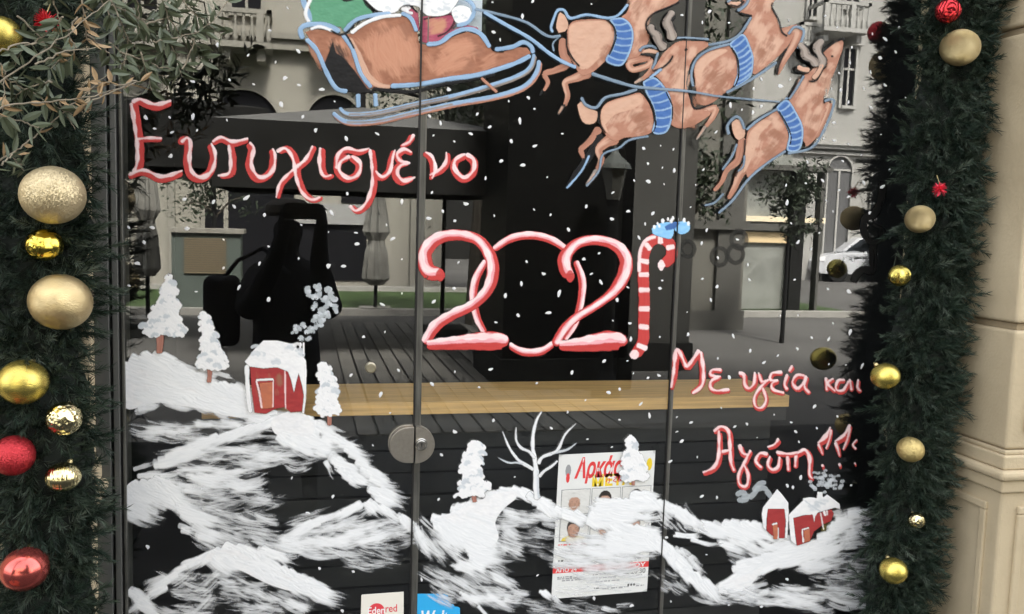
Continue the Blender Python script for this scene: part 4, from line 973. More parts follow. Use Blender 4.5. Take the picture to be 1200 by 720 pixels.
# reindeer --------------------------------------------------------------
def belt(par, pts, ribs, off):
    p = Paint(off); p.poly(pts, 'p_blue'); 
    for a_ in ribs: p.stroke(a_, .75, 'p_blueline')
    p.stroke(pts + [pts[0]], .9, 'p_blueline'); p.build('harness', par)
def across(L, Rr, n):
    Lc, Rc = catmull(L, 1), catmull(Rr, 1); out = []
    for i in range(1, n):
        a, b_ = Lc[int(len(Lc) * i / n)], Rc[int(len(Rc) * i / n)]; mdl = (a + b_) / 2 + Vector((0, 1.5)); out.append([tuple(a), tuple(mdl), tuple(b_)])
    return out
def deer(ref, label, base, far_leg, legs, body, chest, hl, dark, belt_lr, blue, tail, antlers, blacks=(), nrib=7, eye=None, bc='p_salmon', rc='p_salmon'):
    t = figure('painted_reindeer', ref, label, 'painting', 'painted reindeer pulling the sleigh')
    if far_leg:
        for st, w, m in far_leg: p = Paint(base - .0006); p.stroke(st, w, m, wob=.03); p.build('leg', t)
    for st, w, m in legs: p = Paint(base); p.stroke(st, w, m, wob=.03); p.stroke(st, [a * .45 for a in w] if isinstance(w, list) else w * .4, 'b_light', dx=-w[0] * .25, op=.75, fade=True); p.build('leg', t)
    p = Paint(base + .0002)
    for s_ in antlers:
        pp = Paint(base + .0030); pp.stroke([(q[0] + .8, q[1] + .8) for q in s_[0]], [a * 1.25 for a in s_[1]] if isinstance(s_[1], list) else s_[1] * 1.25, 'p_black'); pp.stroke(s_[0], s_[1], 'p_taupe', wob=.22); pp.stroke(s_[0], s_[1] * .5 if not isinstance(s_[1], list) else [a * .5 for a in s_[1]], 'b_taupe', dx=.6, op=.8); pp.build('antler', t)
    if tail: p.poly(tail, 'p_skinlight'); 
    p.poly(body, rc)
    p.hatch(body, 'b_light', 20, -1.0, 20, 4.5, .6); p.hatch(body, 'b_brown', 9, -.8, 24, 5, .45)
    for h, m, n, an in hl: 
        p.poly(h, m); p.hatch(h, 'b_light', n, an, 14, 2, .6)
    p.poly(chest, bc)
    p.hatch(chest, 'b_light', 34, -1.1, 24, 4.5, .62); p.hatch(chest, 'b_brown', 7, -1.1, 26, 5, .4)
    for d in dark: p.hatch(d[0], 'b_brown' if len(d) < 4 else d[3], int(d[1] * .6), d[2], 20, 5, .5)
    if eye: p.stroke([(eye[0], eye[1] - 1.4), (eye[0], eye[1] + 1.4)], 1.2, 'p_black')
    p.build('body', t)
    L, Rr = belt_lr
    belt(t, list(L) + list(Rr)[::-1], across(L, Rr, nrib), base + .0022)
    p = Paint(base + .0026)
    for s_ in blacks: p.stroke(s_[0], s_[1], 'p_black')
    for s_ in blue: p.stroke(s_[0], s_[1] * .85, 'p_blueline' if len(s_) < 3 else s_[2])
    p.build('outline', t)
    return t
S6 = lambda pts: sc(pts, 620, 0, 6)
deer((700, 60), 'topmost left painted reindeer nearest the sleigh, its head cut off by the picture top', .0024,
     [(([(659, 45), (660, 64), (666, 75), (650, 83), (638, 87), (642, 97), (637, 107)]), [4, 5, 4, 4, 3.4, 2.4, 1.6], 'p_salmon'), ([(637, 106), (632, 112)], [2, 1.2], 'p_black')],
     [([(692, 84), (676, 91), (663, 96), (663, 104), (665, 113), (661, 125)], [8, 5.5, 4.2, 3.2, 2.8, 2], 'p_salmon'), ([(661, 122), (657, 130), (653, 136)], [2.6, 2.6, 1.4], 'p_black'),
      ([(762, 68), (748, 70), (737, 74), (741, 82), (757, 78), (765, 72), (762, 84), (751, 94)], [3.5, 4, 4, 3.4, 3, 3.6, 3, 2], 'p_salmon'), ([(753, 92), (743, 98)], [2.4, 1.4], 'p_taupe'),
      ([(749, 62), (760, 60), (771, 62)], [1, 2.4, 2], 'p_skinlight')],
     S6([(262, 235), (285, 170), (330, 145), (420, 138), (530, 142), (585, 175), (600, 235), (592, 300), (565, 390), (500, 465), (430, 520), (370, 535), (330, 490), (285, 400), (262, 320)]),
     S6([(640, 130), (680, 95), (710, 20), (700, -60), (1060, -60), (1050, 5), (1030, 30), (960, 58), (870, 98), (828, 145), (818, 210), (835, 290), (800, 365), (770, 400), (700, 420), (680, 440), (700, 340), (725, 260), (700, 180)]),
     [(S6([(275, 235), (300, 170), (420, 150), (540, 155), (575, 200), (560, 290), (500, 400), (400, 490), (340, 470), (290, 380)]), 'p_skinlight', 26, -.9)],
     [(S6([(480, 400), (590, 280), (560, 400), (470, 490)]), 10, -.9), (S6([(820, 120), (830, 300), (760, 400), (780, 200)]), 12, 1.4)],
     (S6([(565, 142), (595, 190), (602, 260), (582, 350), (540, 430)]), S6([(650, 135), (705, 180), (725, 260), (700, 370), (640, 462)])),
     [(S6([(165, 230), (150, 200), (175, 120), (200, 75), (245, 78), (285, 132), (400, 108), (540, 130), (620, 112), (690, 35)]), 1.7), (S6([(170, 365), (165, 310), (205, 265)]), 1.2, 'p_greyblue'), (S6([(770, 365), (800, 335), (860, 328), (895, 350)]), 1.7, 'p_greyblue'), (S6([(900, 372), (885, 430), (860, 490)]), 1.6, 'p_greyblue')],
     S6([(215, 88), (250, 110), (275, 180), (250, 225), (205, 235), (188, 200), (195, 140)]), [], blacks=[(S6([(275, 150), (300, 140), (420, 128)]), .7), (S6([(262, 240), (262, 330), (300, 410), (350, 470)]), .8), (S6([(540, 140), (590, 190), (605, 270), (560, 390)]), .9), (S6([(780, 385), (850, 395), (880, 410), (870, 460), (900, 440), (985, 395)]), 1.0), (S6([(1050, 20), (960, 62), (870, 100), (820, 160), (825, 220)]), .9)])
SZ = lambda pts: sc(pts, 650, 80, 4.966)
deer((740, 120), 'lower left painted reindeer with grey antlers, crossing the second joint', .0052,
     [([(702, 150), (693, 163), (684, 172), (680, 176), (684, 186)], [5, 4, 3.4, 3, 2], 'p_salmon'), ([(704, 158), (694, 176), (684, 192), (674, 204), (665, 218)], [4.5, 5, 4.6, 3.4, 1.8], 'p_black')],
     [([(724, 160), (710, 167), (701, 176), (704, 188), (699, 200)], [9, 6.5, 4.4, 3.4, 2.8], 'p_salmon'), ([(699, 199), (694, 208), (686, 218)], [3, 3, 1.4], 'p_taupe'),
      ([(812, 134), (826, 130), (838, 127), (834, 138), (826, 149)], [5, 4.4, 3.6, 3, 2], 'p_salmon'), ([(826, 148), (820, 157), (815, 164)], [2, 1.6, .8], 'p_taupe')],
     SZ([(262, 270), (285, 215), (340, 185), (420, 162), (490, 145), (530, 185), (562, 250), (572, 330), (560, 375), (500, 398), (400, 408), (350, 430), (300, 400), (270, 350)]),
     [(763, 86), (768, 76), (776, 64), (790, 51), (800, 48.5), (815, 49), (828, 49), (830, 54), (816, 64), (808, 76), (803, 95), (806, 112), (813, 128), (828, 128), (832, 134), (815, 146), (798, 151), (785, 146), (785, 130), (780, 108), (772, 94)],
     [(SZ([(265, 260), (300, 210), (400, 175), (490, 155), (510, 190), (460, 235), (350, 270), (310, 310), (290, 330), (312, 385), (275, 340)]), 'p_skinlight', 20, -.4)],
     [(SZ([(400, 300), (560, 260), (560, 370), (400, 400)]), 18, -.6), (SZ([(680, 200), (740, 200), (740, 340), (680, 330)]), 10, 1.2), ([(786, 150), (812, 130), (832, 134), (815, 148), (800, 160)], 8, 1.9)],
     (SZ([(510, 85), (535, 160), (565, 220), (580, 300), (568, 375)]), SZ([(575, 62), (640, 130), (668, 200), (675, 280), (640, 372)])),
     [(SZ([(150, 172), (175, 215), (235, 232), (290, 175), (390, 152), (475, 125)]), 1.9, 'p_greyblue'), (SZ([(540, 398), (430, 420), (370, 465), (275, 505), (250, 600), (178, 688)]), 1.4, 'p_greyblue'), (SZ([(195, 510), (150, 600), (65, 700)]), 1.3), (SZ([(545, 62), (615, 8)]), 1.6), ([(787, 46), (800, 45), (829, 47)], 1.3, 'p_greyblue')],
     SZ([(128, 215), (150, 195), (190, 235), (245, 255), (240, 310), (200, 330), (155, 310)]),
     [([(760, 30), (763, 38), (768, 42), (771, 51), (778, 58)], 4.4), ([(787, 14), (780, 26), (784, 36), (787, 48)], [4.4, 4.4, 4.6, 4.6])],
     blacks=[(SZ([(500, 130), (545, 190), (572, 260), (580, 330), (565, 380)]), 1.0), (SZ([(640, 140), (675, 220), (675, 300)]), .8), (SZ([(255, 255), (250, 310), (290, 380)]), .8), ([(764, 84), (775, 80), (784, 72), (787, 66)], .9), ([(824, 46), (829, 49)], 2.0), ([(801, 60), (804, 58)], 1.4)], nrib=7)
S5 = lambda pts: sc(pts, 760, 0, 5)
deer((850, 80), 'upper right painted reindeer leaping behind the lower ones, its head above the picture', .0034, [],
     [([(906, 42), (922, 38), (934, 36), (931, 50), (920, 68), (910, 88)], [5, 6, 5.4, 4, 3, 1.6], 'p_salmon'), ([(868, 5), (860, 6), (852, 3)], [3, 3, 1.6], 'p_skinlight')],
     S5([(262, 430), (270, 370), (320, 320), (400, 285), (470, 272), (510, 330), (525, 430), (500, 500), (430, 560), (370, 605), (330, 622), (280, 600), (275, 510)]),
     S5([(545, 208), (580, 160), (600, 100), (560, 82), (530, 78), (590, -60), (760, -60), (725, 20), (718, 50), (745, 100), (765, 160), (805, 215), (850, 200), (800, 290), (700, 380), (620, 440), (600, 430), (605, 340), (580, 260)]),
     [(S5([(275, 470), (270, 390), (320, 330), (410, 290), (460, 300), (380, 350), (320, 410), (295, 500)]), 'p_skinlight', 14, -.8)],
     [(S5([(330, 420), (510, 400), (480, 510), (330, 610)]), 20, -.7), (S5([(640, 200), (760, 200), (720, 350), (620, 420)]), 16, -.8), (S5([(262, 540), (330, 620), (290, 640), (255, 600)]), 5, .8)],
     (S5([(470, 262), (512, 330), (520, 430), (500, 510)]), S5([(545, 208), (590, 290), (604, 360), (585, 455)])),
     [(S5([(255, 510), (245, 430), (275, 350), (350, 295), (470, 262)]), 1.7, 'p_greyblue'), (S5([(345, 268), (470, 240), (535, 195), (595, 105)]), 1.6, 'p_greyblue'), (S5([(450, 545), (540, 500), (640, 440), (745, 368)]), 1.7, 'p_greyblue'), (S5([(812, 205), (850, 162), (900, 180), (895, 230), (865, 290)]), 1.7, 'p_greyblue'), (S5([(515, 68), (560, 35), (580, 0)]), 2.0, 'p_greyblue'), (S5([(455, 18), (480, -5)]), 1.5, 'p_greyblue')],
     None, [], blacks=[(S5([(480, 280), (515, 350), (520, 450), (490, 520), (430, 560)]), .9), (S5([(535, 80), (560, 90), (600, 95)]), .9), (S5([(720, 20), (718, 50), (755, 120), (775, 190), (805, 215)]), .8), (S5([(245, 520), (250, 620), (285, 640), (370, 610)]), .9), (S5([(800, 290), (760, 370), (745, 440)]), 1.2), (S5([(470, 32), (520, 40), (555, 10)]), .8)], nrib=8)
S3 = lambda pts: sc(pts, 820, 30, 3.272)
DEER = deer((905, 140), 'lowest and rightmost painted reindeer with its full head and grey antlers visible', .0076,
     [(S3([(160, 430), (150, 480), (140, 520), (100, 555), (80, 600), (50, 635)]), [4, 4.6, 4, 3, 2.4, 1.8], 'p_salmon')],
     [(S3([(200, 460), (190, 520), (150, 570), (130, 620), (105, 665)]), [8, 6.5, 5, 3.4, 2.2], 'p_salmon'),
      (S3([(440, 430), (460, 370), (488, 300), (480, 340), (440, 420), (400, 462)]), [4, 4.4, 4, 3.4, 2.6, 2], 'p_salmon')],
     S3([(172, 440), (185, 395), (240, 360), (292, 328), (318, 370), (335, 430), (322, 478), (270, 515), (220, 552), (180, 585), (165, 520)]),
     S3([(335, 290), (372, 230), (400, 185), (430, 170), (455, 120), (490, 85), (540, 58), (542, 90), (525, 140), (505, 190), (475, 235), (468, 290), (490, 300), (465, 360), (440, 420), (400, 458), (388, 440), (385, 395), (362, 335)]),
     [(S3([(178, 440), (195, 400), (250, 362), (270, 370), (225, 420), (205, 480), (180, 540), (160, 570), (168, 500)]), 'p_skinlight', 14, 1.6), (S3([(345, 285), (400, 205), (440, 190), (420, 260), (400, 320), (370, 320)]), 'p_skinlight', 12, -.9)],
     [(S3([(240, 400), (325, 400), (320, 480), (220, 550)]), 20, -.7), (S3([(440, 200), (490, 190), (465, 290), (430, 400), (400, 430)]), 10, -1.2), (S3([(400, 430), (440, 380), (450, 420), (410, 462)]), 6, -.9)],
     (S3([(288, 318), (318, 368), (338, 420), (330, 478)]), S3([(326, 290), (362, 340), (386, 400), (374, 474)])),
     [(S3([(172, 402), (220, 362), (290, 322)]), 1.6, 'p_greyblue'), (S3([(335, 285), (365, 240), (392, 195)]), 1.5, 'p_greyblue'), (S3([(322, 482), (250, 530), (180, 590), (120, 670), (65, 720)]), 1.5, 'p_greyblue'), (S3([(105, 420), (100, 385), (130, 352), (150, 362), (165, 400)]), 1.8, 'p_greyblue'), (S3([(136, 455), (118, 500), (80, 555)]), 1.4, 'p_greyblue'), (S3([(85, 645), (50, 680), (12, 690)]), 1.3, 'p_greyblue'), (S3([(165, 500), (160, 540), (140, 560)]), 1.1, 'p_greyblue'), (S3([(470, 292), (500, 285), (505, 310), (470, 400), (420, 470), (330, 492)]), 1.5, 'p_greyblue'), (S3([(330, 282), (320, 282)]), 1)],
     S3([(118, 372), (150, 362), (168, 400), (165, 430), (145, 442), (125, 420)]),
     [(S3([(372, 72), (392, 95), (398, 118), (425, 135), (440, 158)]), 4.2), (S3([(462, 58), (442, 85), (448, 110), (462, 140), (450, 165)]), 4.0)],
     blacks=[(S3([(365, 158), (360, 178), (385, 182), (410, 172)]), .7), (S3([(410, 215), (440, 212), (465, 160)]), .8), (S3([(455, 110), (500, 72), (545, 52)]), .7), (S3([(540, 52), (546, 60)]), 1.3), (S3([(296, 330), (325, 380), (342, 430), (332, 480)]), .8), (S3([(165, 440), (162, 500), (130, 580)]), .7), (S3([(470, 300), (472, 282), (490, 285)]), .8)], nrib=8, eye=(973, 67))
for nm, st, w_ in (('ear', [(932, 79), (938, 82), (946, 83)], 2.6), ('ear', [(961, 76), (956, 86), (950, 93)], 2.4)):
    p = Paint(.0108); p.stroke([(q[0], q[1] + 1) for q in st], w_ * 1.3, 'p_black'); p.stroke(st, w_, 'p_skinlight'); p.build(nm, DEER)
# snow hills -------------------------------------------------------------
def hill(ref, label, off, seed, ops):
    random.seed(seed)
    t = Paint(off)
    for o in ops: getattr(t, o[0])(*o[1:-1], **o[-1])
    g = W(ref[0], ref[1], 0)
    o = t.build('painted_snow_hill', None, loc=(g.x, 0, g.z), G=.72)
    return tag(o, label, 'painting', 'white painted snow hills')
D_ = dict
hill((230, 480), 'solid white painted snow hill at the left edge under the two snowy trees', .0022, 11, [
    ('poly', [(143, 428), (152, 424), (168, 419), (184, 418), (194, 424), (210, 437), (228, 445), (250, 452), (268, 458), (284, 467), (300, 474), (325, 482), (320, 489), (296, 490), (270, 488), (240, 480), (214, 476), (188, 472), (166, 476), (152, 480), (144, 470)], 'p_white', {}),
    ('rag', [(142, 428), (150, 422), (168, 416), (188, 416), (202, 428), (230, 443), (268, 454), (290, 466)], .42, 52, D_(hw=6, op=1.0, n=64)),
    ('rag', [(146, 470), (160, 462), (190, 458), (240, 470), (290, 484), (310, 488)], .18, 58, D_(hw=6, op=.85, n=50)),
    ('area', 150, 290, 430, 484, .32, 44, .75, 40, D_(hw=5)), ('rag', [(150, 489), (160, 480), (176, 474)], -.5, 26, D_(hw=3, op=.8, n=8)),
    ('area', 165, 235, 494, 514, .04, 50, .46, 24, {}), ('area', 235, 345, 490, 503, .1, 50, .7, 22, D_(hw=3)), ('area', 175, 225, 500, 508, 0, 34, .7, 8, {})])
hill((320, 540), 'streaky white painted snow slope below the red house, running down to the lock side', .0026, 12, [
    ('rag', [(345, 486), (325, 492), (290, 502), (255, 514), (215, 530)], math.pi - .30, 56, D_(hw=4.5, op=.9, n=40, bend=.08)),
    ('rag', [(205, 534), (190, 540), (172, 550)], -.35, 50, D_(hw=5, op=.95, n=16)), ('rag', [(154, 552), (165, 558), (180, 560)], -.2, 50, D_(hw=3.6, op=.9, n=12)),
    ('area', 210, 390, 508, 530, .06, 62, .62, 44, D_(hw=3.4, bend=.16)), ('area', 200, 350, 528, 548, -.02, 60, .55, 36, D_(hw=3.2, bend=.18)), ('area', 180, 300, 545, 562, .02, 56, .66, 22, D_(hw=3.2, bend=.2)), ('rag', [(205, 550), (220, 556), (240, 560)], .06, 80, D_(hw=3.6, op=.85, n=10)),
    ('area', 215, 318, 562, 606, .16, 54, .42, 60, D_(hw=3.4)), ('area', 225, 300, 562, 580, .08, 54, .66, 12, D_(hw=2.6)), ('area', 250, 330, 575, 600, -.3, 50, .3, 26, D_(hw=3)),
    ('rag', [(330, 486), (345, 483), (358, 488), (372, 498)], 1.25, 34, D_(hw=7, op=1.15, n=34)), ('poly', [(318, 494), (330, 485), (346, 483), (360, 488), (368, 500), (362, 514), (340, 514), (322, 508)], 'p_white', {}), ('rag', [(322, 508), (345, 514), (366, 512)], .35, 40, D_(hw=5, op=1, n=18)),
    ('rag', [(362, 492), (378, 502), (398, 518), (416, 538), (436, 560), (452, 580)], .30, 38, D_(hw=5, op=.86, n=56)), ('rag', [(376, 512), (386, 532), (402, 552), (424, 566), (446, 584)], .36, 40, D_(hw=5, op=.95, n=50)), ('rag', [(374, 520), (380, 536), (390, 550)], .9, 18, D_(hw=3.4, op=.9, n=10)), ('area', 350, 392, 510, 532, .35, 34, .8, 22, D_(hw=4))])
hill((215, 600), 'streaked white painted drift at the left edge, between the two lower dark gaps', .0030, 13, [
    ('rag', [(148, 578), (152, 568), (170, 563), (192, 566)], .55, 50, D_(hw=6.5, op=1.05, n=46)), ('rag', [(146, 596), (150, 582), (160, 574)], .35, 60, D_(hw=5.5, op=.9, n=26)), ('area', 152, 210, 570, 604, .45, 36, .8, 30, D_(hw=5)),
    ('rag', [(196, 580), (206, 592), (216, 604), (226, 616)], .30, 74, D_(hw=4.2, op=.82, n=34)), ('area', 230, 320, 600, 640, .28, 56, .52, 40, D_(hw=3.2)), ('rag', [(205, 616), (218, 622), (236, 630)], .1, 48, D_(hw=4, op=.7, n=10)), ('rag', [(188, 562), (205, 568), (220, 578)], .12, 60, D_(hw=3, op=.7, n=12)), ('area', 240, 330, 628, 642, .25, 50, .45, 14, {})])
hill((280, 690), 'bright white painted mound at the bottom left corner of the glass', .0034, 14, [
    ('rag', [(262, 644), (240, 652), (218, 664), (198, 680), (180, 696), (168, 708)], math.pi - .55, 34, D_(hw=4.6, op=.92, n=44, bend=-.1)), ('rag', [(240, 652), (262, 642), (286, 646), (308, 658), (340, 672), (362, 684)], .42, 54, D_(hw=6.5, op=1.1, n=70)),
    ('poly', [(240, 654), (256, 645), (276, 644), (292, 653), (314, 664), (340, 676), (352, 686), (340, 692), (310, 682), (286, 670), (262, 660)], 'p_white', {}), ('rag', [(250, 652), (280, 656), (310, 670), (345, 684)], .38, 44, D_(hw=5.5, op=1, n=34)),
    ('area', 200, 300, 668, 700, .1, 46, .5, 44, D_(hw=3.4)), ('area', 280, 360, 692, 712, .35, 44, .6, 28, D_(hw=3.4, bend=.2)), ('rag', [(152, 690), (160, 700), (168, 712)], .45, 44, D_(hw=4.6, op=.85, n=20)), ('rag', [(300, 640), (316, 648), (330, 656)], .3, 40, D_(hw=4.5, op=.8, n=14)), ('area', 180, 330, 705, 730, .08, 60, .5, 34, {}), ('rag', [(352, 682), (362, 688), (372, 694)], .05, 38, D_(hw=4, op=.8, n=12)), ('area', 200, 250, 675, 712, -.7, 40, .5, 16, {})])
hill((400, 625), 'thin white painted ridge ending at the door joint above the white sticker', .0030, 15, [
    ('rag', [(444, 590), (430, 590), (405, 598), (380, 608), (358, 618)], math.pi - .42, 44, D_(hw=3.8, op=.8, n=38, bend=.04)), ('area', 345, 440, 606, 634, -.22, 52, .62, 50, D_(hw=3.6)), ('rag', [(428, 588), (445, 592), (462, 602), (474, 610)], .6, 34, D_(hw=4, op=.85, n=26)), ('area', 395, 475, 608, 628, .1, 40, .42, 34, D_(hw=3)),
    ('area', 335, 400, 630, 644, .12, 60, .66, 24, {}), ('area', 405, 462, 634, 662, .22, 44, .38, 34, D_(hw=3)), ('area', 440, 484, 612, 636, -.25, 30, .5, 16, {}), ('area', 300, 380, 644, 650, .03, 50, .4, 10, {})])
hill((570, 640), 'large bright white painted hill right of the door joint, under the bare tree', .0034, 16, [
    ('rag', [(506, 608), (530, 598), (548, 590), (566, 581), (586, 573), (604, 572)], .25, 46, D_(hw=5.4, op=1.05, n=46, bend=-.05)), ('rag', [(600, 572), (616, 576), (634, 588), (648, 596)], .48, 26, D_(hw=3.8, op=1.05, n=24)), ('poly', [(512, 608), (530, 600), (548, 593), (566, 584), (586, 577), (604, 576), (604, 584), (590, 596), (580, 612), (584, 630), (572, 640), (552, 626), (532, 614)], 'p_white', {}),
    ('rag', [(506, 612), (522, 616), (540, 620), (560, 622)], .42, 58, D_(hw=5.6, op=1.0, n=44)), ('rag', [(540, 618), (546, 636), (552, 652), (556, 664)], .16, 52, D_(hw=5, op=.95, n=50)), ('area', 520, 600, 600, 650, .42, 40, .75, 34, D_(hw=5)), ('area', 590, 646, 596, 612, .1, 40, .55, 26, D_(hw=3.4)), ('area', 585, 645, 612, 652, .18, 42, .36, 34, D_(hw=3.2)),
    ('area', 496, 540, 614, 650, .75, 44, .55, 30, D_(hw=3.4)), ('area', 508, 600, 664, 704, .45, 56, .52, 54, D_(hw=3.8)), ('rag', [(540, 692), (552, 702), (562, 712)], .6, 40, D_(hw=3, op=1, n=8)), ('area', 545, 610, 690, 702, .1, 44, .75, 14, D_(hw=2.8)), ('area', 530, 570, 652, 668, .35, 34, .8, 10, {}), ('rag', [(486, 608), (490, 622), (498, 636)], 1.05, 46, D_(hw=3.6, op=.62, n=16)), ('rag', [(632, 690), (640, 697), (648, 702)], .6, 20, D_(hw=3.4, op=1, n=6)), ('area', 620, 700, 702, 718, .1, 50, .34, 22, {})])
hill((730, 640), 'white painted ridge crossing the poster and the second joint', .0040, 17, [
    ('rag', [(618, 580), (640, 592), (668, 602), (700, 610), (736, 618), (756, 628)], .36, 40, D_(hw=5.4, op=1.15, n=60)), ('rag', [(690, 602), (706, 594), (726, 586), (744, 578), (758, 582)], .22, 30, D_(hw=6, op=1.1, n=44)), ('area', 696, 764, 584, 606, .05, 34, 1.0, 36, D_(hw=4.6)), ('area', 715, 765, 616, 640, .25, 34, 1.0, 30, D_(hw=5)),
    ('rag', [(764, 586), (778, 590), (796, 600), (812, 610)], .55, 34, D_(hw=4.8, op=.92, n=38)), ('area', 775, 815, 596, 618, .8, 28, .6, 18, {}), ('rag', [(756, 622), (774, 638), (792, 656), (810, 674), (826, 684)], .72, 34, D_(hw=6, op=1.15, n=64)), ('rag', [(790, 640), (806, 654), (820, 664)], .55, 22, D_(hw=3.6, op=.7, n=16)), ('area', 665, 756, 630, 650, .12, 50, .66, 40, D_(hw=4.6)), ('area', 655, 750, 650, 672, .06, 50, .5, 34, D_(hw=4)), ('area', 655, 745, 674, 694, 0, 50, .3, 20, {}),
    ('rag', [(786, 624), (800, 629), (815, 630)], -.05, 40, D_(hw=2.2, op=1, n=7)), ('rag', [(695, 714), (715, 711), (735, 707)], -.12, 40, D_(hw=2, op=.7, n=5)), ('area', 772, 805, 660, 690, .5, 30, .34, 16, {}), ('area', 820, 880, 690, 704, .3, 36, .5, 14, {})])
hill((880, 640), 'white painted valley of snow under and right of the two small red cottages', .0030, 18, [
    ('rag', [(800, 612), (825, 616), (850, 614), (880, 616), (896, 628)], .22, 44, D_(hw=5.4, op=1.05, n=50)), ('area', 850, 905, 618, 642, .35, 40, .9, 26, D_(hw=4.6)), ('rag', [(838, 692), (852, 686), (872, 676), (894, 664)], -.38, 46, D_(hw=5.6, op=1.15, n=44, bend=-.05)), ('poly', [(838, 692), (846, 684), (866, 676), (884, 668), (894, 664), (880, 684), (868, 692), (850, 696)], 'p_white', {}), ('area', 850, 890, 682, 696, -.2, 30, .9, 12, {}),
    ('rag', [(856, 668), (874, 660), (896, 654), (920, 650)], -.2, 46, D_(hw=4.6, op=1.0, n=30)), ('area', 900, 975, 634, 662, -.25, 46, .85, 54, D_(hw=4.4)), ('rag', [(944, 642), (962, 628), (980, 612), (994, 602)], -.25, 32, D_(hw=5, op=.95, n=40)), ('area', 965, 1018, 598, 640, -.2, 30, .62, 40, D_(hw=4.4)), ('area', 900, 1010, 686, 708, .12, 60, .6, 54, D_(hw=3.4)), ('area', 955, 1018, 648, 688, .02, 44, .38, 44, D_(hw=3.4)), ('area', 862, 910, 640, 656, .35, 36, .5, 18, {}), ('area', 830, 890, 694, 704, .15, 40, .42, 12, {})])
random.seed(21)
# snowy fir trees ----------------------------------------------------------
def fir(name, rows, trunk, label, group='snowy painted fir trees', thin=False, off=.0068):
    t = figure(name, (rows[-1][0], rows[-1][1]), label, 'painting', group)
    if trunk: p = Paint(off - .001); p.stroke(trunk[0], trunk[1], 'p_trunk', taper=.3); p.build('trunk', t)
    p = Paint(off)
    L = [(r[0] - r[2] * .8, r[1]) for r in rows]; Rr = [(r[0] + r[2] * .8, r[1]) for r in rows]
    if not thin: p.poly(L + Rr[::-1], 'p_white', smooth=False)
    for i in range(len(rows) - 1):
        a, c = rows[i], rows[i + 1]; n = max(3, int((a[2] + c[2]) * .75))
        for k in range(n):
            q = R(); x_ = a[0] + (c[0] - a[0]) * q; y_ = a[1] + (c[1] - a[1]) * q; hw = a[2] + (c[2] - a[2]) * q
            o = U(-1, 1); xx = x_ + o * hw * .85; l = U(3, 6.5) * (1 if not thin else .8)
            p.stroke([(xx - l * .8, y_ + (1.5 if o > 0 else 3.5)), (xx, y_ - U(.5, 2)), (xx + l * .8, y_ + (3.5 if o > 0 else 1.5))], U(1.6, 3.0), 'p_white' if R() < .8 else 'b_grey', op=1.0, dome=.0006)
    p.build('snowy_crown', t); return t
fir('painted_fir_tree', [(199, 324, 2), (200, 335, 8), (196, 350, 13), (196, 362, 18), (192, 374, 22), (192, 384, 30), (196, 392, 24)], ([(188, 392), (188, 402), (187, 414)], [4, 4, 3]), 'broad white painted fir tree on the left snow hill, largest of the firs')
fir('painted_fir_tree', [(238, 366, 2), (241, 377, 6), (245, 390, 10), (246, 405, 11), (248, 416, 16), (248, 426, 20), (246, 431, 13)], ([(246, 430), (246, 440), (245, 448)], [2.8, 2.8, 2.4]), 'white painted fir tree between the broadest fir and the red house')
fir('painted_fir_tree', [(380, 424, 3), (381, 432, 6), (383, 442, 10), (384, 455, 12), (384, 467, 13), (384, 478, 15), (383, 485, 14)], ([(386, 484), (386, 498)], [2.8, 2.4]), 'slim white painted fir tree right of the red house in front of the bar counter', off=.0074)
fir('painted_fir_tree', [(554, 515, 3), (556, 525, 12), (554, 535, 11), (552, 548, 13), (552, 560, 14), (556, 570, 22), (548, 580, 15)], ([(554, 576), (556, 588)], [3, 2.6]), 'white painted fir tree right of the door lock, standing on a snow hill')
fir('painted_fir_tree', [(738, 509, 2), (738, 520, 6), (740, 532, 9), (741, 545, 14), (744, 556, 17), (744, 562, 12)], ([(741, 560), (741, 568)], [2.2, 2]), 'white painted fir tree brushed over the top right of the poster', off=.0062)
# bare tree
t = figure('painted_bare_tree', (630, 585), 'bare white painted tree with six thin branches left of the poster')
S7 = lambda pts: sc(pts, 580, 470, 6)
p = Paint(.0060); p.stroke(S7([(292, 690), (285, 600), (285, 500), (275, 400), (262, 330), (265, 230), (290, 130), (325, 72)]), [3.4, 3.2, 2.9, 2.4, 1.9, 1.8, 1.6, .5], 'b_white', wob=.08)
p.stroke(S7([(305, 680), (298, 600), (298, 480)]), 1.2, 'b_grey', op=.9); p.build('trunk', t)
for a_, w_ in (([(275, 400), (240, 355), (180, 325), (145, 270), (145, 180)], [2, 1.8, 1.8, 1.4, .5]), ([(268, 480), (230, 455), (160, 410), (95, 320), (50, 210)], [2.4, 2.2, 1.8, 1.2, .4]), ([(200, 440), (150, 430), (90, 430), (20, 395)], [1.4, 1.3, 1.2, .3]),
               ([(300, 440), (330, 390), (430, 345), (490, 230), (565, 155)], [2.6, 2.2, 1.9, 1.4, .4]), ([(380, 370), (450, 352), (510, 335), (570, 290)], [1.6, 1.8, 1.5, .4]), ([(305, 530), (340, 490), (400, 450), (436, 415)], [2.4, 2.0, 1.7, 1])):
    p = Paint(.0066); p.stroke(S7(a_), [q * .78 for q in w_], 'b_grey' if w_[0] < 2 else 'b_white', wob=.08, op=.92); p.build('branch', t)
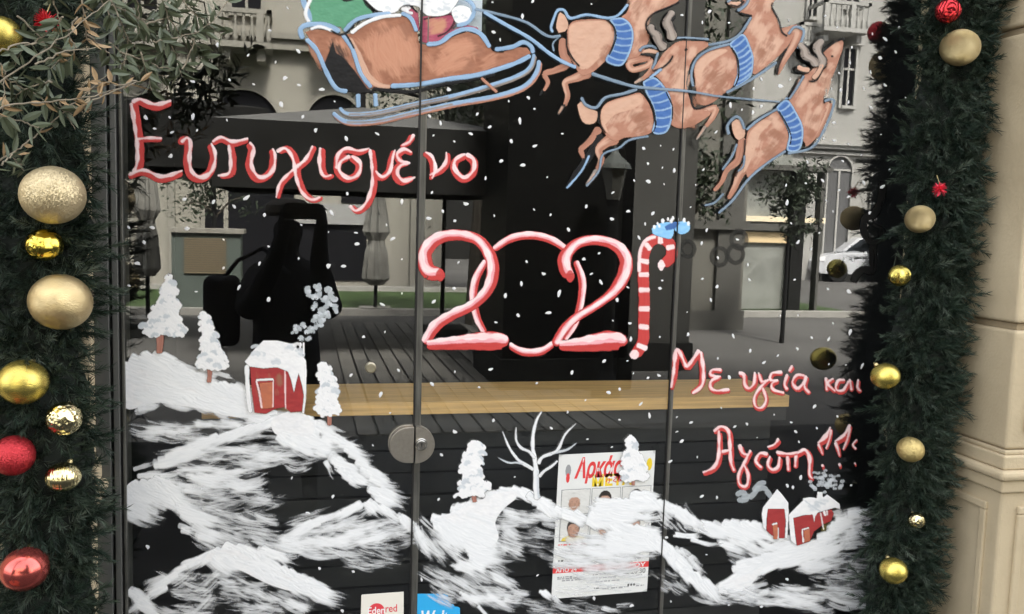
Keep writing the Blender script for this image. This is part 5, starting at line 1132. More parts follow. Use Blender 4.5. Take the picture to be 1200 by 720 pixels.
# houses
t = figure('painted_house', (323, 485), 'red painted house with snowy roof, brown door and grey smoke on the left glass')
SH = lambda pts: sc(pts, 140, 310, 3.79)
p = Paint(.0060); p.poly(SH([(580, 450), (735, 455), (795, 470), (822, 560), (818, 650), (760, 655), (735, 632), (690, 640), (650, 662), (600, 656), (588, 560)]), 'p_house', smooth=False)
p.hatch(SH([(590, 460), (730, 460), (725, 630), (600, 650)]), 'b_brown', 8, 1.5, 20, 3, .4); p.stroke(SH([(735, 458), (738, 640)]), .6, 'p_pink'); p.build('wall', t)
p = Paint(.0068); p.poly(SH([(622, 525), (682, 520), (683, 636), (632, 640)]), 'p_door', smooth=False); p.stroke(SH([(608, 512), (684, 508)]), 1.2, 'p_white'); p.stroke(SH([(608, 515), (622, 570), (632, 636)]), 1.0, 'p_pink'); p.stroke(SH([(684, 512), (683, 632)]), .6, 'p_pink'); p.build('door', t)
p = Paint(.0074); p.poly(SH([(556, 430), (600, 375), (640, 336), (700, 336), (768, 352), (800, 385), (828, 425), (832, 480), (828, 545), (822, 600), (812, 540), (796, 482), (788, 510), (775, 568), (762, 510), (748, 474), (700, 455), (640, 460), (580, 452)]), 'p_white', smooth=False)
p.stroke(SH([(566, 445), (570, 540), (578, 630), (586, 655)]), [3, 2.2, 2.6, 2.4], 'p_white'); p.stroke(SH([(824, 500), (824, 580), (815, 660)]), 1.2, 'p_white')
for k in range(26): x_, y_ = U(590, 810), U(350, 440); p.stroke(SH([(x_ - 20, y_ + 6), (x_, y_ - 4), (x_ + 20, y_ + 5)]), U(1.4, 2.6), random.choice(['p_white', 'p_white', 'b_grey']), op=.8)
p.build('roof', t)
p = Paint(.0072); p.stroke(SH([(800, 400), (804, 345)]), 1.0, 'p_white'); p.stroke(SH([(818, 410), (818, 345)]), 1.0, 'p_white'); p.build('chimney', t)
p = Paint(.0076)
for x_, y_, s_ in ((790, 285, 10), (808, 320, 9), (840, 322, 9), (835, 285, 12), (870, 290, 10), (890, 265, 12), (870, 240, 12), (900, 215, 14), (935, 225, 14), (950, 190, 14), (960, 155, 14), (920, 180, 12), (870, 185, 12), (940, 120, 14), (905, 105, 14), (870, 100, 14), (835, 115, 13), (850, 145, 12), (885, 140, 13), (915, 145, 12), (780, 300, 8), (820, 270, 8), (905, 240, 12), (960, 200, 8)):
    for k in range(3):
        a = U(0, 6.28); q = s_ * .9; x2, y2 = x_ + U(-8, 8), y_ + U(-8, 8)
        p.stroke(SH([(x2 + q * math.cos(a + i * .9), y2 + q * .7 * math.sin(a + i * .9)) for i in range(4)]), U(1.8, 3.2), 'p_greysmoke' if k else 'b_grey', op=.9)
p.build('smoke', t)
SC = lambda pts: sc(pts, 860, 560, 8)
t = figure('painted_cottage', (908, 630), 'narrow red painted cottage with pointed snowy roof, left of the two cottages', 'painting', 'small red painted cottages')
p = Paint(.0060); p.poly(SC([(305, 285), (465, 285), (475, 400), (465, 560), (400, 560), (340, 530), (295, 490), (298, 380)]), 'p_house', smooth=False); p.build('wall', t)
p = Paint(.0066); p.poly(SC([(350, 425), (400, 422), (402, 570), (360, 570)]), 'p_door', smooth=False); p.stroke(SC([(345, 432), (395, 418)]), .9, 'p_white'); p.stroke(SC([(405, 460), (404, 572)]), .6, 'p_white'); p.build('door', t)
p = Paint(.0064); p.poly(SC([(262, 270), (330, 180), (395, 100), (440, 150), (500, 230), (502, 320), (495, 480), (488, 565), (466, 560), (476, 400), (462, 285), (308, 285), (295, 380), (292, 490), (262, 460), (250, 330)]), 'p_white', smooth=False); p.build('roof', t)
p = Paint(.0062)
for a_ in ([(10, 160), (60, 130), (110, 150)], [(20, 195), (70, 205), (130, 190)], [(130, 190), (190, 130), (220, 70)], [(170, 120), (230, 50), (290, 40)], [(200, 100), (270, 90), (300, 110)], [(290, 110), (320, 150), (335, 185)], [(60, 170), (100, 170), (140, 160)]): p.stroke(SC(a_), 3.0, 'p_greysmoke', op=.8)
p.build('smoke', t)
t = figure('painted_cottage', (945, 635), 'wide leaning red painted cottage with chimney smoke, right of the two cottages', 'painting', 'small red painted cottages')
p = Paint(.0060); p.poly(SC([(545, 370), (715, 330), (790, 320), (905, 290), (925, 330), (900, 400), (830, 430), (740, 500), (700, 590), (580, 632), (560, 500)]), 'p_house', smooth=False)
p.stroke(SC([(800, 320), (830, 480)]), .6, 'p_white'); p.stroke(SC([(830, 300), (845, 350)]), 1.2, 'p_white'); p.stroke(SC([(860, 300), (862, 345)]), .8, 'p_white'); p.build('wall', t)
p = Paint(.0066); p.poly(SC([(645, 490), (698, 470), (705, 585), (645, 600)]), 'p_door', smooth=False); p.stroke(SC([(625, 480), (690, 462)]), .8, 'p_white'); p.stroke(SC([(628, 485), (638, 600)]), .9, 'p_white'); p.build('door', t)
p = Paint(.0064); p.poly(SC([(500, 340), (560, 280), (640, 200), (630, 188), (700, 175), (765, 185), (770, 125), (820, 130), (822, 180), (860, 150), (930, 200), (980, 240), (985, 290), (935, 275), (830, 305), (775, 320), (750, 360), (742, 415), (725, 340), (640, 345), (545, 372), (575, 630), (520, 580)]), 'p_white', smooth=False)
p.stroke(SC([(650, 205), (720, 260), (800, 310)]), .7, 'b_grey'); p.hatch(SC([(560, 300), (760, 190), (930, 210), (780, 310)]), 'b_grey', 14, .4, 12, 1.6, .7); p.build('roof', t)
p = Paint(.0062)
for k in range(46): x_ = random.gauss(880, 70); y_ = random.gauss(45, 40); p.stroke(SC([(x_ - 16, y_ + 6), (x_, y_ - 8), (x_ + 18, y_ + 4)]), U(1.0, 2.2), 'b_grey', op=.62)
p.build('smoke', t)

# falling snow: separate dabs
FL = """255,53 176,41 180,22 291,65 269,94 226,95 198,96 171,138 199,138 226,137 181,151 202,155 231,153 266,141 297,99 337,10 316,36 349,60 323,73 334,92 350,100 377,105 392,119 330,123 355,137 370,153 406,163 442,157 503,136 516,144 508,159 526,105 560,107 559,134 574,149 551,157 596,119 577,3 578,38 586,47 599,166 532,166
624,2 693,5 612,19 799,18 831,14 823,27 854,27 619,115 626,128 609,142 659,157 627,171 754,174 774,171 789,175 892,93 883,104 856,124 869,129 882,132 892,125 839,155 924,24 981,32 967,19 1022,40 998,56 1037,46 1053,33 1049,61 1031,68 996,74 983,86 1020,85 973,93 974,104 985,106 1012,104 1020,126 994,120 926,93 915,101 1061,115 1037,100 1032,158 994,169 978,165 965,162 977,144
200,183 216,234 289,232 250,237 274,242 219,268 262,281 262,314 280,337 151,267 178,267 169,284 161,309 151,335 230,342 407,227 389,250 310,252 353,264 385,272 417,273 418,286 315,289 350,303 385,312 403,312 304,309 315,351 471,237 506,226 546,239 519,248 569,209 587,189 503,256 533,259 579,253 453,264 460,280 471,304 537,308 532,338 471,344 508,354 448,357 592,347
612,194 641,208 759,192 776,197 790,200 743,212 759,213 778,216 824,199 815,217 718,226 687,242 626,246 645,252 736,248 765,250 717,257 666,269 756,263 809,243 828,270 822,285 864,281 841,302 749,279 702,297 684,304 693,321 704,331 776,329 736,337 773,338 637,321 611,333 655,344 723,352 876,310 823,327 840,336 833,352 878,328 617,307
987,189 946,190 1009,182 964,212 1012,214 944,215 921,217 983,223 994,231 1042,199 1034,219 968,235 922,237 976,248 1019,250 927,262 935,284 950,292 960,273 931,328 979,296 989,304 999,305 1014,296 995,342 970,339
426,395 451,389 467,434 411,440 446,463 457,484 437,522 533,436 575,433 506,450 561,454 578,493 533,506 517,533 581,378 607,370 642,367 718,376 738,379 805,366 859,394 879,411 739,397 773,395 806,392 708,423 735,423 670,437 742,438 759,443 772,440 629,449 713,460 726,456 751,473 686,469 665,483 726,492 761,487 646,502 688,515 717,524 793,489 810,495 793,506 799,517 817,536 861,500 875,497 887,513 895,425 841,420 854,442 845,478
914,370 935,370 976,379 951,396 971,397 911,417 934,409 991,428 1010,429 971,427 954,477 907,486 927,495 932,506 936,518 957,502 996,390 981,488 173,641 342,560 390,582 361,602 374,666 414,670 401,716 514,585 494,679 603,559 630,674 696,701 740,710 822,582 840,583 781,630 828,650 786,705 854,709 892,711 785,541 938,560 922,569 929,571 922,679 997,569"""
t = figure('painted_snowfall', (600, 300), 'small white dabs of painted falling snow scattered over the whole glass', 'painting')
vars_ = []
for k in range(6):
    b = MB(); n = 9; c = [(0, -.55, 0)]
    rr = [(1 + U(-.28, .28)) for _ in range(n)]
    ring = [(math.cos(2 * PI * j / n) * rr[j], -.25, math.sin(2 * PI * j / n) * rr[j] * (1.2 if k % 2 else 1)) for j in range(n)]
    base = [(p_[0] * 1.12, 0, p_[2] * 1.12) for p_ in ring]
    b.add(c + ring + base, [(0, 1 + j, 1 + (j + 1) % n) for j in range(n)] + [(1 + j, 1 + n + j, 1 + n + (j + 1) % n, 1 + (j + 1) % n) for j in range(n)], 'p_white')
    o = b.build('snow_dab'); vars_.append(o.data); bpy.data.objects.remove(o)
for i, s_ in enumerate(FL.split()):
    x_, y_ = map(float, s_.split(','))
    g = W(x_, y_, 0); g.y = -.0012 if i % 3 else -.0013
    sz = U(.9, 2.3) * 2.2 / FPX
    o = child('snow_dab', vars_[i % 6], t, g, (0, U(0, 6.28), 0), (sz * U(.75, 1), .0012, sz * U(1, 1.45)))

# script letters on the right panel, a reflection put in as colour ----------------------------------
t = figure('script_reflection', (1025, 300), 'black looping mirrored script put in as colour down the right edge of the glass', 'lettering')
p = Paint(.0008)
p.stroke([(1034, 213), (1033, 230), (1028, 245), (1020, 256)], 4.6, 'v_black', taper=.1); p.build('letter', t)
p = Paint(.0008); p.stroke([(1026, 250), (1014, 256), (1012, 270), (1020, 283), (1032, 280), (1034, 268)], 4.2, 'v_black'); p.stroke([(1022, 263), (1034, 268)], 1.4, 'v_black'); p.build('letter', t)
p = Paint(.0008); p.stroke([(1023, 284), (1023, 302), (1022, 318), (1012, 316), (1004, 322), (1000, 331)], 4.2, 'v_black', taper=.3); p.build('letter', t)
t = figure('ring_reflections', (850, 295), 'row of dark grey ring shaped mirrored letters put in as colour right of the second joint', 'lettering')  # ring letters are a reflection painted onto the pane
mg = 'v_grey'
for cx, cy, r in ((843, 301, 9), (835, 284, 0), (862, 298, 9), (866, 281, 9), (806, 292, 8)):
    if r:
        p = Paint(.0006); p.stroke([(cx + r * math.cos(a * .7), cy + r * 1.15 * math.sin(a * .7)) for a in range(10)], 2.2, mg, wob=0, taper=0, op=.6); p.build('ring', t)

# stickers and poster ------------------------------------------------------
def font_mesh(text, m, name, mapper, par, width, bold=0.0, h=None, skew=0.0, y=-.001, cx=0.0):
    """text laid flat: mapper turns (u, v) in the sheet's own 0..1 square into glass pixels"""
    cu = bpy.data.curves.new('text', 'FONT'); cu.body = text; cu.size = 1; cu.offset = bold; cu.resolution_u = 4; cu.shear = skew
    ob = bpy.data.objects.new('text', cu); COL.objects.link(ob); bpy.context.view_layer.update()
    me = bpy.data.meshes.new_from_object(ob.evaluated_get(bpy.context.evaluated_depsgraph_get()))
    bpy.data.objects.remove(ob)
    xs = [v.co.x for v in me.vertices]; ys = [v.co.y for v in me.vertices]
    if not xs: return
    x0, x1, y0, y1 = min(xs), max(xs), min(ys), max(ys)
    (u0, v0), (uw, vh) = width
    for v in me.vertices:
        u = u0 + (v.co.x - x0) / (x1 - x0) * uw; w = v0 + (y1 - v.co.y) / (y1 - y0) * vh
        g = W(*mapper(u, w), 0); v.co = (g.x, y, g.z)
    me.materials.clear(); me.materials.append(M[m] if isinstance(m, str) else m)
    o = bpy.data.objects.new(name, me); COL.objects.link(o); o.parent = par; o.location = -par.location
    return o
def quad(TL, TR, BR, BL):
    def f(u, v): return tuple((TL[i] * (1 - u) + TR[i] * u) * (1 - v) + (BL[i] * (1 - u) + BR[i] * u) * v for i in (0, 1))
    return f
def flat(par, name, mp, uvs, m, y, thick=None):
    b = MB(); vs_ = []
    for u, v in uvs: g = W(*mp(u, v), 0); vs_.append((g.x, y, g.z))
    n = len(vs_)
    if thick:
        vs_ += [(q[0], y + thick, q[2]) for q in vs_]
        tri = tessellate_polygon([[Vector((q[0], q[2], 0)) for q in vs_[:n]]])
        b.add(vs_, [tuple(x) for x in tri] + [(i, (i + 1) % n, n + (i + 1) % n, n + i) for i in range(n)], m)
    else:
        tri = tessellate_polygon([[Vector((q[0], q[2], 0)) for q in vs_]]); b.add(vs_, [tuple(x) for x in tri], m)
    return b.build(name, par)
def ell(cx, cy, rx, ry, n=24, a0=0, a1=2 * PI): return [(cx + rx * math.cos(a0 + (a1 - a0) * k / n), cy + ry * math.sin(a0 + (a1 - a0) * k / n)) for k in range(n if abs(a1 - a0 - 2 * PI) < 1e-6 else n + 1)]
ST = D_
red_i = mat('red_ink', (.70, .05, .05), .5); redk = mat('pinkish_red_ink', (.72, .055, .07), .5); cream = mat('cream_vinyl', (.80, .76, .68), .45); cy_ = mat('sky_blue_vinyl', (.035, .40, .78), .4)
white_i = mat('white_ink', (.85, .85, .85), .5); yel = mat('yellow_ink', (.80, .58, .03), .5); blk = mat('black_ink', (.03, .03, .03), .6); greyi = mat('grey_ink', (.30, .30, .31), .6)
t = figure('sticker', (448, 719), 'white rectangular sticker with a red disc and red lettering, left of the door joint', 'sticker')
mp = quad((423.5, 697), (473, 693.5), (473, 745), (422, 748))
flat(t, 'sticker_sheet', mp, [(.02, 0), (1, 0), (1, 1), (0, 1), (0, .02)], cream, -.0010, .0007)
flat(t, 'disc', mp, ell(.36, .42, .20, .20, 40), redk, -.00115)
font_mesh('Eden', white_i, 'lettering', mp, t, ((.16, .30), (.40, .17)), .015, y=-.0013); font_mesh('red', redk, 'lettering', mp, t, ((.575, .27), (.27, .17)), .01, y=-.0013)
t = figure('sticker', (510, 719), 'sky blue sticker with a bitten corner and white lettering, right of the door joint', 'sticker')
mp = quad((484.5, 696), (545, 696), (545, 745), (483, 748))
flat(t, 'sticker_sheet', mp, [(.02, 0), (.66, 0), (.67, .07), (.70, .12), (.69, .18), (.72, .24), (.77, .25), (.80, .30), (.86, .31), (.90, .34), (.90, 1), (0, 1)], cy_, -.0010, .0007)
font_mesh('Wolt', white_i, 'lettering', mp, t, ((.16, .38), (.52, .36)), .03, skew=.25, y=-.0013)
t = figure('poster', (700, 700), 'white theatre poster with portrait photographs, partly painted over with snow', 'poster')
mp = quad((655, 533), (768, 528), (758, 693), (646, 702))
flat(t, 'paper', mp, [(0, 0), (1, 0), (1, 1), (0, 1)], 'paper', -.0008, .0005)
font_mesh('Αρκάς', red_i, 'title', mp, t, ((.17, .02), (.50, .19)), .035, skew=.25, y=-.00095)
font_mesh('ΜΕΤΑ', yel, 'title', mp, t, ((.36, .150), (.42, .085)), .04, y=-.00095)
font_mesh('η ζωή', red_i, 'title', mp, t, ((.50, .172), (.24, .045)), .015, skew=.2, y=-.00105)
for k, (u, v, g_) in enumerate(((.06, .10, blk), (.90, .08, yel))):
    flat(t, 'ornament', mp, ell(u + .045, v + .015, .030, .045, 10), greyi if k == 0 else yel, -.00092); 
    if k == 0: flat(t, 'ornament', mp, ell(u + .045, v + .065, .020, .035, 8), red_i, -.00095)
skin_i = mat('portrait_skin', (.46, .27, .20), .6); hair_w = mat('portrait_white_hair', (.62, .60, .57), .6); hair_b = mat('portrait_dark_hair', (.04, .03, .028), .6); bgk = mat('portrait_ground', (.70, .69, .66), .6)
for r_ in range(2):
    for c_ in range(3):
        u0, v0 = .045 + c_ * .315, .245 + r_ * .185; cx, cy = u0 + .15, v0 + .105
        f = flat(t, 'portrait', mp, [(u0, v0), (u0 + .305, v0), (u0 + .305, v0 + .178), (u0, v0 + .178)], greyi, -.00090)
        p = Paint(.00094); q = lambda pts: [mp(*e) for e in pts]; kk = r_ * 3 + c_; cx += U(-.012, .012)
        p.poly(q([(u0 + .006, v0 + .004), (u0 + .299, v0 + .004), (u0 + .299, v0 + .174), (u0 + .006, v0 + .174)]), 'f_ground', smooth=False)
        cl_ = ['f_white', 'p_greyblue', 'f_hair', 'f_yellow', 'f_white', 'f_hair'][kk]; hc = ['f_white', 'f_hair', 'f_hair', 'f_hair', 'f_white', 'f_taupe' if False else 'p_taupe'][kk]
        p.poly(q([(cx - .125, v0 + .174), (cx - .11, v0 + .152), (cx - .045, v0 + .138), (cx + .045, v0 + .138), (cx + .11, v0 + .152), (cx + .125, v0 + .174)]), cl_)
        p.poly(q([(cx - .03, v0 + .125), (cx + .03, v0 + .125), (cx + .035, v0 + .148), (cx, v0 + .155), (cx - .035, v0 + .148)]), 'f_dark')
        p.poly(q(ell(cx, cy - .026, .070, .060, 14)), hc)
        p.poly(q([(cx - .056, cy - .03), (cx - .03, cy - .048), (cx + .03, cy - .048), (cx + .056, cy - .03), (cx + .056, cy + .012), (cx + .036, cy + .042), (cx, cy + .054), (cx - .036, cy + .042), (cx - .056, cy + .012)]), 'f_skin')
        for sg in (-1, 1):
            p.dots(mp(cx + sg * .060, cy - .002), .9, 'f_skin'); p.stroke(q([(cx + sg * .040, cy - .022), (cx + sg * .014, cy - .020)]), .55, 'f_dark', op=.7); p.stroke(q([(cx + sg * .034, cy - .011), (cx + sg * .016, cy - .011)]), .5, 'f_hair', op=.6)
            p.stroke(q([(cx + sg * .046, cy - .02), (cx + sg * .048, cy + .02), (cx + sg * .028, cy + .044)]), 1.3, 'f_dark', op=.35)
        p.stroke(q([(cx + .004, cy - .008), (cx + .008, cy + .012), (cx - .004, cy + .014)]), .6, 'f_dark', op=.45); p.stroke(q([(cx - .02, cy + .028), (cx + .02, cy + .028)]), .55, 'f_dark', op=.7)
        if kk in (0, 4): p.stroke(q([(cx - .048, cy + .016), (cx - .03, cy + .042), (cx, cy + .050), (cx + .03, cy + .042), (cx + .048, cy + .016)]), 1.3, 'f_white', op=.8); p.stroke(q([(cx - .022, cy + .020), (cx + .022, cy + .020)]), .6, 'f_white', op=.8)
        if kk in (1, 3): p.stroke(q([(cx - .046, cy + .018), (cx - .028, cy + .042), (cx, cy + .050), (cx + .028, cy + .042), (cx + .046, cy + .018)]), 1.2, 'f_dark', op=.6)
        p.build('print', f, G=.5)
flat(t, 'band', mp, [(0, .785), (1, .785), (1, .825), (0, .825)], red_i, -.00092)
font_mesh('ΑΠΟ 24', white_i, 'print', mp, t, ((.03, .790), (.22, .030)), .02, y=-.00095); font_mesh('ΒΡΙΟΥ', white_i, 'print', mp, t, ((.72, .790), (.25, .030)), .02, y=-.00095)
font_mesh('19:00 & 20:30', blk, 'print', mp, t, ((.60, .832), (.37, .035)), .0, y=-.00095)
random.seed(4)
for v, segs, m_ in ((.625, ((.04, .34), (.52, .60)), red_i), (.650, ((.20, .34),), red_i), (.672, ((.13, .33), (.50, .58)), greyi), (.60, ((.36, .44), (.47, .52)), greyi), (.700, ((.30, .47), (.6, .8)), greyi), (.735, ((.05, .11), (.24, .36), (.74, .90)), blk), (.752, ((.70, .93),), greyi), (.765, ((.10, .30), (.40, .60)), greyi),
                     (.850, ((.05, .20), (.42, .58)), greyi), (.862, ((.05, .30),), greyi), (.875, ((.10, .34), (.40, .66), (.80, .93)), greyi), (.900, ((.45, .70),), greyi), (.945, ((.44, .49),), blk), (.952, ((.53, .60), (.62, .68), (.70, .80)), greyi), (.950, ((.88, .96),), greyi)):
    for u0, u1 in segs:
        u = u0
        while u < u1:
            w_ = min(U(.012, .045), u1 - u + .005); h_ = U(.006, .011); flat(t, 'print', mp, [(u, v), (u + w_, v), (u + w_, v + h_), (u, v + h_)], m_, -.00094); u += w_ + U(.006, .014)
for u in (.80, .83, .86): flat(t, 'print', mp, ell(u, .944, .011, .009, 10), blk, -.00094)
random.seed(22)
tp = glass_mat('clear_tape', 1.45, (.85, .85, .85), .02)
for c_, dx, dy in (((768, 529), 3, -3), ((655, 534), -3, -3), ((757, 692), 3, 4), ((647, 701), -3, 4)):
    q = quad((c_[0] - 5, c_[1] - 3 + dy), (c_[0] + 3, c_[1] - 7 + dy), (c_[0] + 6, c_[1] + 2 + dy), (c_[0] - 2, c_[1] + 6 + dy)); flat(t, 'tape', q, [(0, 0), (1, 0), (1, 1), (0, 1)], tp, -.00125)
# ------------------------------------------------------------------ garlands
random.seed(5)
def sprig_mesh(k, m, n=46):
    b = MB(); L = .075
    b.tube([(0, 0, 0), (0, 0, L * .55), (.004, 0, L)], [.0016, .0012, .0006], 'needle_core', 3, cap=False)
    vs_, fs = [], []
    for i in range(n):
        q = (i + R()) / n; z = q * L; a = i * 2.4 + U(-.3, .3); el = U(.5, 1.0) * (1 - .55 * q)
        d = Vector((math.cos(a) * math.sin(el), math.sin(a) * math.sin(el), math.cos(el))); l = U(.020, .034) * (1 - .25 * q)
        s = d.cross(Vector((U(-1, 1), U(-1, 1), U(-1, 1)))).normalized() * .00075
        p0 = Vector((0, 0, z)); p1 = p0 + d * l * .55 + Vector((0, 0, -.001)); p2 = p0 + d * l + Vector((0, 0, U(-.005, .001))); j = len(vs_)
        vs_ += [p0 + s, p0 - s, p1 - s, p1 + s, p2]; fs += [(j, j + 1, j + 2, j + 3), (j + 3, j + 2, j + 4)]
    b.add(vs_, fs, m); o = b.build('sprig'); me = o.data; bpy.data.objects.remove(o); return me
SPR = [sprig_mesh(k, 'needle' if k < 4 else 'needle2' if k < 7 else 'needle3') for k in range(8)]
def garland(centre, rad, z0, z1, n, label, asp=.75):
    """centre(z) -> (x, y); rad(z) -> half width"""
    t = thing('garland', (centre(1.2)[0], centre(1.2)[1], z0), label, 'garland')
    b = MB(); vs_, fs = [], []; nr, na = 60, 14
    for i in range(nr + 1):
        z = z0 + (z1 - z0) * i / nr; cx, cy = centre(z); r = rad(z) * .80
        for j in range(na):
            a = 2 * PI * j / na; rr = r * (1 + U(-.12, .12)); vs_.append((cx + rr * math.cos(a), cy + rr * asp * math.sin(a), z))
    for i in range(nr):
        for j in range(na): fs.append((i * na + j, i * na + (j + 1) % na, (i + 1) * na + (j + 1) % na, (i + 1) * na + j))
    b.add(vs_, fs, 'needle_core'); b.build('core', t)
    pl = []
    for i in range(n):
        z = z0 + (z1 - z0) * ((i + R()) / n); a = U(0, 2 * PI)
        if R() < .72: a = -PI / 2 + U(-1.45, 1.45)
        cx, cy = centre(z); r = rad(z) * (.60 + U(-.14, .16)) * (1 + .14 * math.sin(z * 23 + a) + .11 * math.sin(z * 47 + 2 * a))
        p = Vector((cx + r * math.cos(a), cy + r * asp * math.sin(a), z))
        d = Vector((math.cos(a), math.sin(a) * .8, U(-1.3, .9))) + Vector((U(-1, 1), U(-.5, .5), 0))
        lim = -.06 if cx < 0 else -.012
        if p.y + d.normalized().y * .08 > lim: d.y = -abs(d.y) * .3; p.y = min(p.y, lim - .02)
        if cx > 0 and p.x + d.normalized().x * .07 > 1.80: d.x *= .1; p.x = min(p.x, 1.78)
        qt = d.to_track_quat('Z', 'Y'); pl.append((p, qt.to_euler(), U(.55, 1.15)))
    vis = lambda e: 0.55 < e[0].z < 2.3
    near = sorted([e for e in pl if vis(e)], key=lambda e: (e[0] - CAM).length)[:290]; ids = set(id(e) for e in near)
    for e in near: child('sprig', random.choice(SPR), t, e[0], e[1], e[2])
    V_, F_, Mt = [], [], []
    import numpy as np
    arr = []
    for me in SPR:
        co = np.zeros(len(me.vertices) * 3); me.vertices.foreach_get('co', co); arr.append((co.reshape(-1, 3), [tuple(p.vertices) for p in me.polygons], [p.material_index for p in me.polygons]))
    bb = MB()
    for e in pl:
        if id(e) in ids: continue
        k = random.randrange(8); co, fcs, mi = arr[k]
        mx = np.array(e[1].to_matrix()) * e[2]; w = co @ mx.T + np.array(e[0]); o = len(V_)
        V_ += w.tolist(); F_ += [tuple(v + o for v in f) for f in fcs]; Mt += [0 if m_ == 0 else (1 if k < 4 else 2 if k < 7 else 3) for m_ in mi]
    bb.mats = [M['needle_core'], M['needle'], M['needle2'], M['needle3']]; bb.v = V_; bb.f = F_; bb.m = Mt; bb.uv = [(0, 0)] * len(V_); bb.op = [1.0] * len(V_)
    bb.build('needles', t)['kind'] = 'stuff'
    return t
yl, yr = -.150, -.055
def lerpz(pa, pb, y):
    A, B = W(*pa, y), W(*pb, y)
    return lambda z: (A.x + (B.x - A.x) * (z - A.z) / (B.z - A.z) + .006 * math.sin(z * 9), y)
cl, cr = lerpz((40, 60), (54, 690), yl), lerpz((1119, 60), (1049, 690), yr)
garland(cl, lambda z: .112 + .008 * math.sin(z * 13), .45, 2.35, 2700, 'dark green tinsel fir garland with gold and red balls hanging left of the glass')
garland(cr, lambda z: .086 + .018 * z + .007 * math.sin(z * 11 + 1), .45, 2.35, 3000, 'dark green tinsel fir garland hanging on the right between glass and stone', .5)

# ------------------------------------------------------------------ baubles
def ball_mat(name, col, rough, metal=1.0, kind=None, col2=None, sc_=60, st=.4):
    m = bpy.data.materials.new(name); m.use_nodes = True; nt = m.node_tree; b = nt.nodes['Principled BSDF']
    b.inputs['Base Color'].default_value = (*col, 1); b.inputs['Roughness'].default_value = rough; b.inputs['Metallic'].default_value = metal
    tc = nt.nodes.new('ShaderNodeTexCoord')
    if kind == 'glitter':
        v = nt.nodes.new('ShaderNodeTexVoronoi'); v.inputs['Scale'].default_value = sc_; nt.links.new(tc.outputs['Object'], v.inputs['Vector'])
        sb = nt.nodes.new('ShaderNodeVectorMath'); sb.operation = 'SUBTRACT'; sb.inputs[1].default_value = (.5, .5, .5); nt.links.new(v.outputs['Color'], sb.inputs[0])
        ms = nt.nodes.new('ShaderNodeVectorMath'); ms.operation = 'SCALE'; ms.inputs['Scale'].default_value = st; nt.links.new(sb.outputs[0], ms.inputs[0])
        ge = nt.nodes.new('ShaderNodeNewGeometry'); ad = nt.nodes.new('ShaderNodeVectorMath'); ad.operation = 'ADD'
        nt.links.new(ge.outputs['Normal'], ad.inputs[0]); nt.links.new(ms.outputs[0], ad.inputs[1])
        nn = nt.nodes.new('ShaderNodeVectorMath'); nn.operation = 'NORMALIZE'; nt.links.new(ad.outputs[0], nn.inputs[0]); nt.links.new(nn.outputs[0], b.inputs['Normal'])
    elif kind in ('facet', 'crackle', 'groove', 'satin', 'swirl'):
        if kind == 'groove':
            v = nt.nodes.new('ShaderNodeTexWave'); v.inputs['Scale'].default_value = sc_; v.inputs['Distortion'].default_value = .6; v.inputs['Detail'].default_value = 1; out = v.outputs['Fac']
        elif kind == 'swirl':
            v = nt.nodes.new('ShaderNodeTexWave'); v.wave_type = 'RINGS'; v.inputs['Scale'].default_value = sc_; v.inputs['Distortion'].default_value = 8; v.inputs['Detail'].default_value = 1; v.inputs['Detail Scale'].default_value = .8; out = v.outputs['Fac']
        elif kind == 'satin':
            v = nt.nodes.new('ShaderNodeTexNoise'); v.inputs['Scale'].default_value = sc_; v.inputs['Detail'].default_value = 6; out = v.outputs['Fac']
        else:
            v = nt.nodes.new('ShaderNodeTexVoronoi'); v.inputs['Scale'].default_value = sc_; v.feature = 'F1' if kind == 'facet' else 'DISTANCE_TO_EDGE'; out = v.outputs['Distance']
        if kind == 'satin':
            mp_ = nt.nodes.new('ShaderNodeMapping'); mp_.inputs['Scale'].default_value = (1, 1, 6); nt.links.new(tc.outputs['Object'], mp_.inputs[0]); nt.links.new(mp_.outputs[0], v.inputs['Vector'])
        else: nt.links.new(tc.outputs['Object'], v.inputs['Vector'])
        bp = nt.nodes.new('ShaderNodeBump'); bp.inputs['Strength'].default_value = st; bp.inputs['Distance'].default_value = .15
        nt.links.new(out, bp.inputs['Height']); nt.links.new(bp.outputs[0], b.inputs['Normal'])
    return m
GOLD = (.78, .60, .27)
